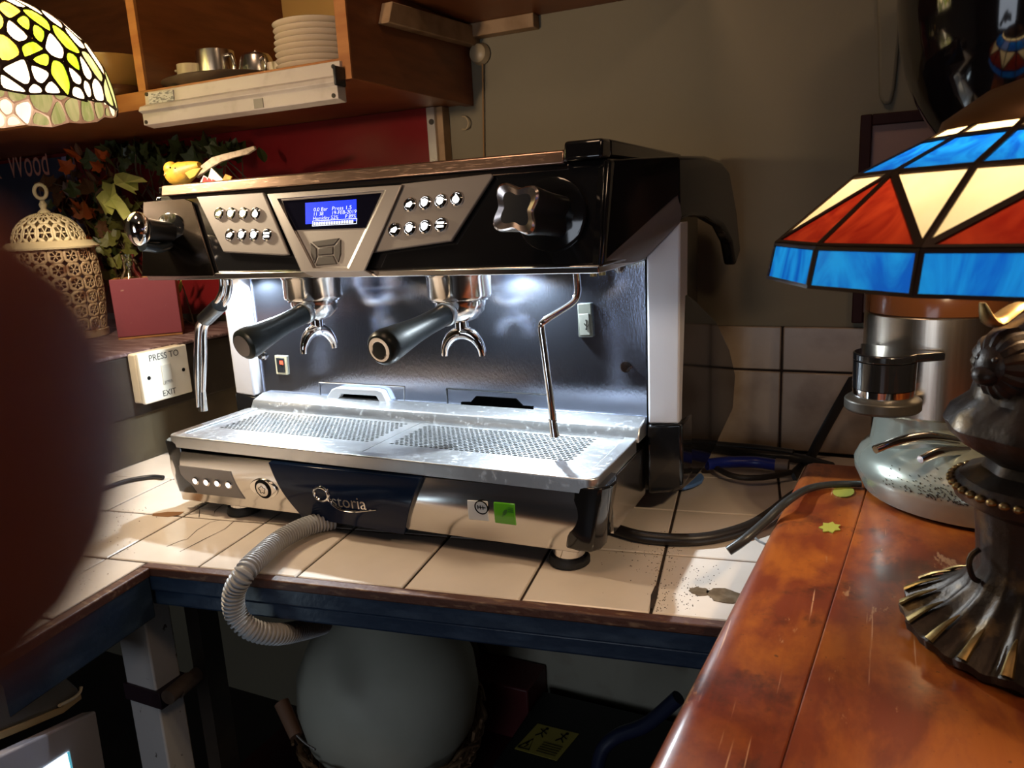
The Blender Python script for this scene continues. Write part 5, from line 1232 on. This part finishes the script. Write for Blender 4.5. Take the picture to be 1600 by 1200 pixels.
for k in range(240):
    a = rnd.gauss(math.atan2(-1.0, -.35), .22); h = abs(rnd.gauss(0, 1)); z_ = ZB+.036+.013*h; r_ = float(np.interp(z_, [ZB+.03, ZB+.040, ZB+.055, ZB+.069, ZB+.079], [.1495, .1505, .1435, .1255, .0985]))
    p = np.array([gc[0]+r_*math.cos(a), gc[1]+r_*math.sin(a), z_]); q = .0012; gdots.add([p+np.array([q, 0, 0]), p+np.array([-q, 0, q]), p+np.array([0, q, -q]), p+np.array([0, -q, q*.3])], [(0, 1, 2), (0, 2, 3), (0, 1, 3), (1, 2, 3)])
go2 = gdots.build('clinging_grounds', mat('dark_coffee_grounds'), gr_, smooth=False); go2['kind'] = 'stuff'
# green scraps on the bar
GLF = mat('yellow_green_leaf')
for (cx0, cy0, n_, lab) in ((1318, 769, 0, 'rounded yellow-green leaf scrap on the bar touching the grinder'), (1297, 825, 1, 'jagged yellow-green leaf scrap on the bar in front of the grinder')):
    rnd = random.Random(n_); P_ = []
    for k in range(14):
        a = 2*PI*k/14; f = (1 if n_ == 0 else (1.05 if k % 2 else .72)); p = at(cx0+17*f*math.cos(a), cy0+8.5*f*math.sin(a), 'z', ZB+.0005); P_.append(p)
    tag(B().prism(P_, (0, 0, .0012)).build('leaf_scrap', GLF), lab, 'leaf')

# ================================================================== UNDER THE COUNTER
ZU = -.71
usl = thing('under_shelf', (-.5, 1.2, ZU-.025), 'dark low shelf under the worktop holding the globe demijohn and black box', 'shelf')
B().box((-1.25, .92, ZU-.025), (.30, YW-.012, ZU)).build('board', mat('dark_maroon_box', (.050, .007, .009), .5), usl)
for x_ in (-1.2, .25): B().box((x_, .95, -.9), (x_+.04, 1.45, ZU-.025)).build('leg', DARK, usl)
dc = atd(608, 1076, 1.60); rd = 140*1.60/FPX
djo = (float(dc[0]), float(dc[1]), ZU)
zb0 = float(dc[2])-rd*1.0
prof = [(0, zb0-.02), (rd*.45, zb0-.018), (rd*.72, zb0+rd*.28), (rd*.93, zb0+rd*.62), (rd, zb0+rd*1.0), (rd*.97, zb0+rd*1.32), (rd*.84, zb0+rd*1.6), (rd*.58, zb0+rd*1.86), (rd*.3, zb0+rd*2.02), (rd*.22, zb0+rd*2.1), (rd*.22, zb0+rd*2.22), (rd*.25, zb0+rd*2.24)]
dj = B().lathe(prof, (dc[0], dc[1], 0), (0, 0, 1), 56)
DJM = mat('milky_dusty_glass', (.50, .50, .42), .5, 0, .3, 0, noise=(5, (.40, .40, .33), .4, .7), bump=(30, .08))
tag(dj.build('demijohn', DJM, base=(dc[0], dc[1], zb0-.02)), 'big milky white globe demijohn in the wicker basket under the worktop', 'demijohn')
bk = thing('wicker_basket', djo, 'brown broken wicker basket around the foot of the big white globe', 'basket')
WK = mat('dry_wicker', (.26, .15, .075), .65, noise=(40, (.13, .07, .035), .4, .7)); rnd = random.Random(2)
zk0 = ZU+.003; zk1 = zb0+rd*.74
def bkr(z): return float(np.interp(z, [zk0, zb0, zb0+rd*.3, zb0+rd*.55, zb0+rd*.8], [rd*.74, rd*.80, rd*.94, rd*1.02, rd*1.07]))
ns = 30
for k in range(ns):
    a = 2*PI*k/ns; top = zk1+rnd.uniform(-.030, .002)
    B().tube([(dc[0]+bkr(z)*math.cos(a), dc[1]+bkr(z)*math.sin(a), z) for z in np.linspace(zk0, top, 5)], .0035, 6, 2).build('stake', WK, bk)
nrow = 11
for j in range(nrow):
    z = zk0+.008+(zk1-.03-zk0)*j/(nrow-1); pts = []
    for q in range(ns*2+1):
        a = PI*q/ns; off = .0048*math.cos(PI*(q/2+j)*1.0)*(1 if q % 2 == 0 else 0); zz = z+rnd.uniform(-.003, .003)
        pts.append((dc[0]+(bkr(z)+off)*math.cos(a), dc[1]+(bkr(z)+off)*math.sin(a), zz))
    B().tube(pts, .0042, 6, 2, flat=.6).build('weaver', WK, bk)
for k in range(16):
    a = rnd.uniform(0, 2*PI); z = zk1-rnd.uniform(.0, .03); r_ = bkr(z)+.004
    B().tube([(dc[0]+r_*math.cos(a), dc[1]+r_*math.sin(a), z), (dc[0]+r_*1.01*math.cos(a+.15), dc[1]+r_*1.01*math.sin(a+.15), z+.008), (dc[0]+r_*1.03*math.cos(a+.34), dc[1]+r_*1.03*math.sin(a+.34), z+rnd.uniform(-.01, .02))], .0032, 5, 3).build('loose_end', WK, bk)
hk = thing('wooden_stick', atd(463, 1148, 1.25), 'short wooden stick handle with wire beside the wicker basket', 'handle')
B().cyl(atd(440, 1098, 1.27), atd(463, 1150, 1.24), .0125, .011, 14).build('shaft', mat('dull_stick_wood', (.14, .075, .045), .6), hk)
B().tube([atd(463, 1148, 1.24), atd(478, 1162, 1.23), atd(493, 1171, 1.22)], .0018, 6, 3).build('wire', mat('grey_wire'), hk)
# black box with yellow warning label, dark red box beside it
ZX = -.62
bxp = Plane((0, 0, ZX), (0, 0, 1)); L4 = bxp.pts([(840, 1131), (905, 1147), (870, 1189), (804, 1170)])
bx = thing('black_appliance', (-.42, 1.32, ZU), 'black box appliance with yellow electrical warning label under the worktop', 'appliance')
B().box((-.66, 1.18, ZU), (-.27, 1.45, ZX-.0005)).build('casing', mat('matt_black_casing', (.012, .012, .013), .5), bx, bevel=.006)
lbp = B().prism(L4, (0, 0, .0008)).build('warning_label', mat('dull_yellow_label', (.42, .34, .06), .5), bx)
def lq(u, v): a = L4[0]*(1-u)+L4[1]*u; b_ = L4[3]*(1-u)+L4[2]*u; p = a*(1-v)+b_*v; return p+np.array([0, 0, .0012])
b = B()
def ln(l, w_=.0013): b.tube([lq(*q) for q in l], w_, 5, 1)
for ox in (.27, .75):
    ln([(ox-.10, .16), (ox+.10, .28)]); ln([(ox, .14), (ox-.02, .30), (ox-.10, .42)]); ln([(ox-.02, .30), (ox+.08, .42)]); b.sphere(lq(ox+.02, .10), .004, (1, 1, .3), 8, 5)
ln([(.03, .92), (.30, .92), (.20, .55), (.03, .92)]); ln([(.17, .65), (.14, .76), (.20, .76), (.16, .87)], .001)
for k in range(5): ln([(.45, .56+.08*k), (.90, .56+.08*k)], .0007)
b.build('label_print', PAINTBLK, lbp)
tag(B().box((-.83, 1.375, ZU), (-.664, 1.484, -.575)).build('red_box', mat('dull_maroon_carton', (.085, .010, .012), .5), bevel=.004, base=(-.75, 1.43, ZU)), 'dark maroon box against the wall behind the wicker basket', 'box')
tag(B().tube([at(1060, 1090, 'y', 1.10), at(1010, 1132, 'y', 1.10), at(965, 1150, 'y', 1.10), at(940, 1175, 'y', 1.09), at(930, 1225, 'y', 1.08)], .0125, 12, 6).build('blue_hose', mat('dark_blue_rubber', (.012, .018, .05), .4)), 'dark blue hose curving down beside the black appliance', 'hose')
tag(B().tube([at(746, 985, 'y', YW-.014), at(752, 1010, 'y', YW-.014), at(774, 1062, 'y', YW-.014)], .008, 10, 3).build('wall_pipe', DARK), 'dark thin pipe slanting down the plaster behind the globe', 'pipe')
# post under the inner corner with a strap and two dowels
YPp = .735
po = thing('counter_post', at(222, 1100, 'y', YPp), 'chipped grey-white painted post under the inner corner of the worktop', 'post')
pp = Plane((0, YPp, 0), (0, -1, 0)); q = pp.pts([(180, 968), (220, 940), (272, 1250), (236, 1250)])
xa, xb = float(q[0][0]), float(q[1][0])
B().box((xa, YPp, -.9), (xb, YPp+.05, -.081)).build('post', mat('chipped_grey_white_paint', (.50, .48, .47), .6, noise=(50, (.10, .08, .07), .66, .70), bump=(70, .3)), po, bevel=.003)
zz = float(at(225, 1085, 'y', YPp)[2])
B().box((xa-.004, YPp-.004, zz-.016), (xb+.012, YPp+.056, zz+.014)).build('strap', mat('dark_plum_strap', (.022, .010, .016), .5), po, bevel=.001)
dk = at(262, 1090, 'y', YPp-.01); dk2 = at(278, 1080, 'y', YPp+.012)
for p in (dk, dk2): B().cyl(p, p+np.array([-.008, .05, 0]), .0125, seg=16).build('dowel', mat('weathered_dowel_end', (.16, .12, .10), .6, noise=(30, (.08, .06, .05), .4, .7)), po)
B().box((xb+.02, YPp+.06, -.9), (xb+.05, YPp+.10, -.1)).build('rear_batten', DARK, po)
chp = at(281, 1128, 'y', YPp+.058)
B().add([chp+np.array([x, 0, z]) for x, z in ((-.010, .004), (.006, .012), (.008, -.004), (.002, -.010), (-.008, -.008))], [(0, 1, 2, 3, 4)]).build('bare_chip', mat('bare_tan_wood', (.45, .25, .12), .7), po)
# monitor and grey tub below the left run of the worktop
mn = thing('lit_monitor', (-.93, .56, -.45), 'grey flat screen glowing white under the left worktop', 'monitor')
A = at(150, 1110, 'y', .60); Bq = at(2, 1181, 'y', .40)
A = np.array(A); Bq = np.array(Bq); du = (A-Bq)/np.linalg.norm(A-Bq); wv = .0
MP = Plane(A, np.cross(du, (0, 0, 1)), du)
if MP.n@(CAM-A) < 0: MP.n = -MP.n
oc = MP.pts([(150, 1110), (166, 1205), (30, 1290), (-40, 1200)])
B().prism(oc, -MP.n*.02).build('casing', mat('lilac_grey_casing', (.25, .24, .28), .4), mn, bevel=.003)
B().prism(MP.pts([(108, 1174), (114, 1205), (90, 1240), (20, 1232)], .0004), MP.n*.0006).build('screen', mat('lit_screen', (.8, .9, 1), .3, emit=(.72, .90, 1.0), emit_str=7), mn)
B().prism(MP.pts([(104, 1176), (108, 1174), (114, 1205), (111, 1207)], .0008), MP.n*.0006).build('screen_edge', mat('cyan_edge', (.1, .4, .5), .3, emit=(.08, .35, .45), emit_str=1), mn)
tb = thing('grey_tub', (-.97, .60, -.32), 'dark grey plastic tub with yellowed rim hanging under the left worktop', 'tub')
tp = Plane(A, MP.n, du); tp = Plane(A-MP.n*.03, MP.n, du)
q = tp.pts([(70, 1040), (98, 1050), (122, 1072), (126, 1085), (100, 1105), (40, 1130), (-40, 1160), (-60, 1090)])
B().prism(q, -tp.n*.12).build('body', mat('dark_grey_tub', (.075, .072, .068), .45), tb, bevel=.006, seg=3)
q2 = tp.pts([(126, 1080), (128, 1092), (100, 1114), (40, 1140), (-40, 1172), (-42, 1160), (40, 1128), (98, 1104)], .002)
B().prism(q2, -tp.n*.01).build('rim', mat('yellowed_rim', (.30, .22, .11), .5), tb, bevel=.001)
B().tube([p+tp.n*.004 for p in tp.pts([(88, 1103), (102, 1096), (112, 1090), (120, 1082), (122, 1074)])], .0024, 8, 4).build('torn_edge', mat('pale_torn_plastic', (.55, .50, .42), .35), tb)

# ================================================================== THE PHOTOGRAPHER'S HAND (one finger reaches before the lens)
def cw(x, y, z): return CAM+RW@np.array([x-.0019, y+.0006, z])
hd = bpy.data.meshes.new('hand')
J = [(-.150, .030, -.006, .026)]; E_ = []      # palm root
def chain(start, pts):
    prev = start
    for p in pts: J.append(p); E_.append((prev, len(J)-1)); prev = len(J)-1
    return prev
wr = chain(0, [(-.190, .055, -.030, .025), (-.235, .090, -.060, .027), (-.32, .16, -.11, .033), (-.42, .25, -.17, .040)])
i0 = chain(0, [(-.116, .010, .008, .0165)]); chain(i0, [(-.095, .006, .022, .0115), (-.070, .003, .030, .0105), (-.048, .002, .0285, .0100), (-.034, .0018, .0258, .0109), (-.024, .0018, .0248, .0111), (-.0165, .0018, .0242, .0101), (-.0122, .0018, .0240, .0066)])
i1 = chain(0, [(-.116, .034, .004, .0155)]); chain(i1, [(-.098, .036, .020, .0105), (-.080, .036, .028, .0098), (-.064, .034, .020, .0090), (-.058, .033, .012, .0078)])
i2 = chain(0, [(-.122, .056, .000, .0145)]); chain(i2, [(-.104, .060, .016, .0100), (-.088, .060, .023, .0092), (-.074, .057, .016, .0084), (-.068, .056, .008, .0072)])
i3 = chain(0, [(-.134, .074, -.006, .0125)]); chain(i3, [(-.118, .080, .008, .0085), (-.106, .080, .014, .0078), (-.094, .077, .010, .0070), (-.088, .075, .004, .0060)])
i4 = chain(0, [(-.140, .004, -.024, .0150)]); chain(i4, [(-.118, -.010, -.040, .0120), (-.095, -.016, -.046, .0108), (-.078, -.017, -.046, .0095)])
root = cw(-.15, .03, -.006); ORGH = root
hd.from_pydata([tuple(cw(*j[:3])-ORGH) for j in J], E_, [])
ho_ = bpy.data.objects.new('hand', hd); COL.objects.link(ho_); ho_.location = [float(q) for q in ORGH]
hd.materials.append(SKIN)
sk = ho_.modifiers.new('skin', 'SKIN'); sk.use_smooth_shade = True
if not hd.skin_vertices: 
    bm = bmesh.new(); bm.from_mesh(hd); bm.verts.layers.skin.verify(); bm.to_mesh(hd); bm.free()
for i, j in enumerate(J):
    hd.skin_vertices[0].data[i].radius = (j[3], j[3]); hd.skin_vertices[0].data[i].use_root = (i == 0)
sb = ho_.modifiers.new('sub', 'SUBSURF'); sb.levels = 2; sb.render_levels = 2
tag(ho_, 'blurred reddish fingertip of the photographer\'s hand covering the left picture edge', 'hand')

phn = thing('phone', cw(-.05, .02, -.006), 'unseen black phone added behind the camera to shade the fingertip', 'phone')  # out-of-view phone body, added to keep light off the finger
def pbox(x0, y0, z0, x1, y1, z1, name, m, bev):
    q = [cw(x0, y0, z0), cw(x1, y0, z0), cw(x1, y1, z0), cw(x0, y1, z0)]; B().prism(q, RW@np.array([0, 0, z1-z0])).build(name, m, phn, bevel=bev, seg=3)
pbox(-.118, -.020, -.0110, .032, .053, -.0034, 'case', BLACKM, .003); pbox(-.112, -.016, -.0113, .026, .049, -.0111, 'screen', BLACK, 0)
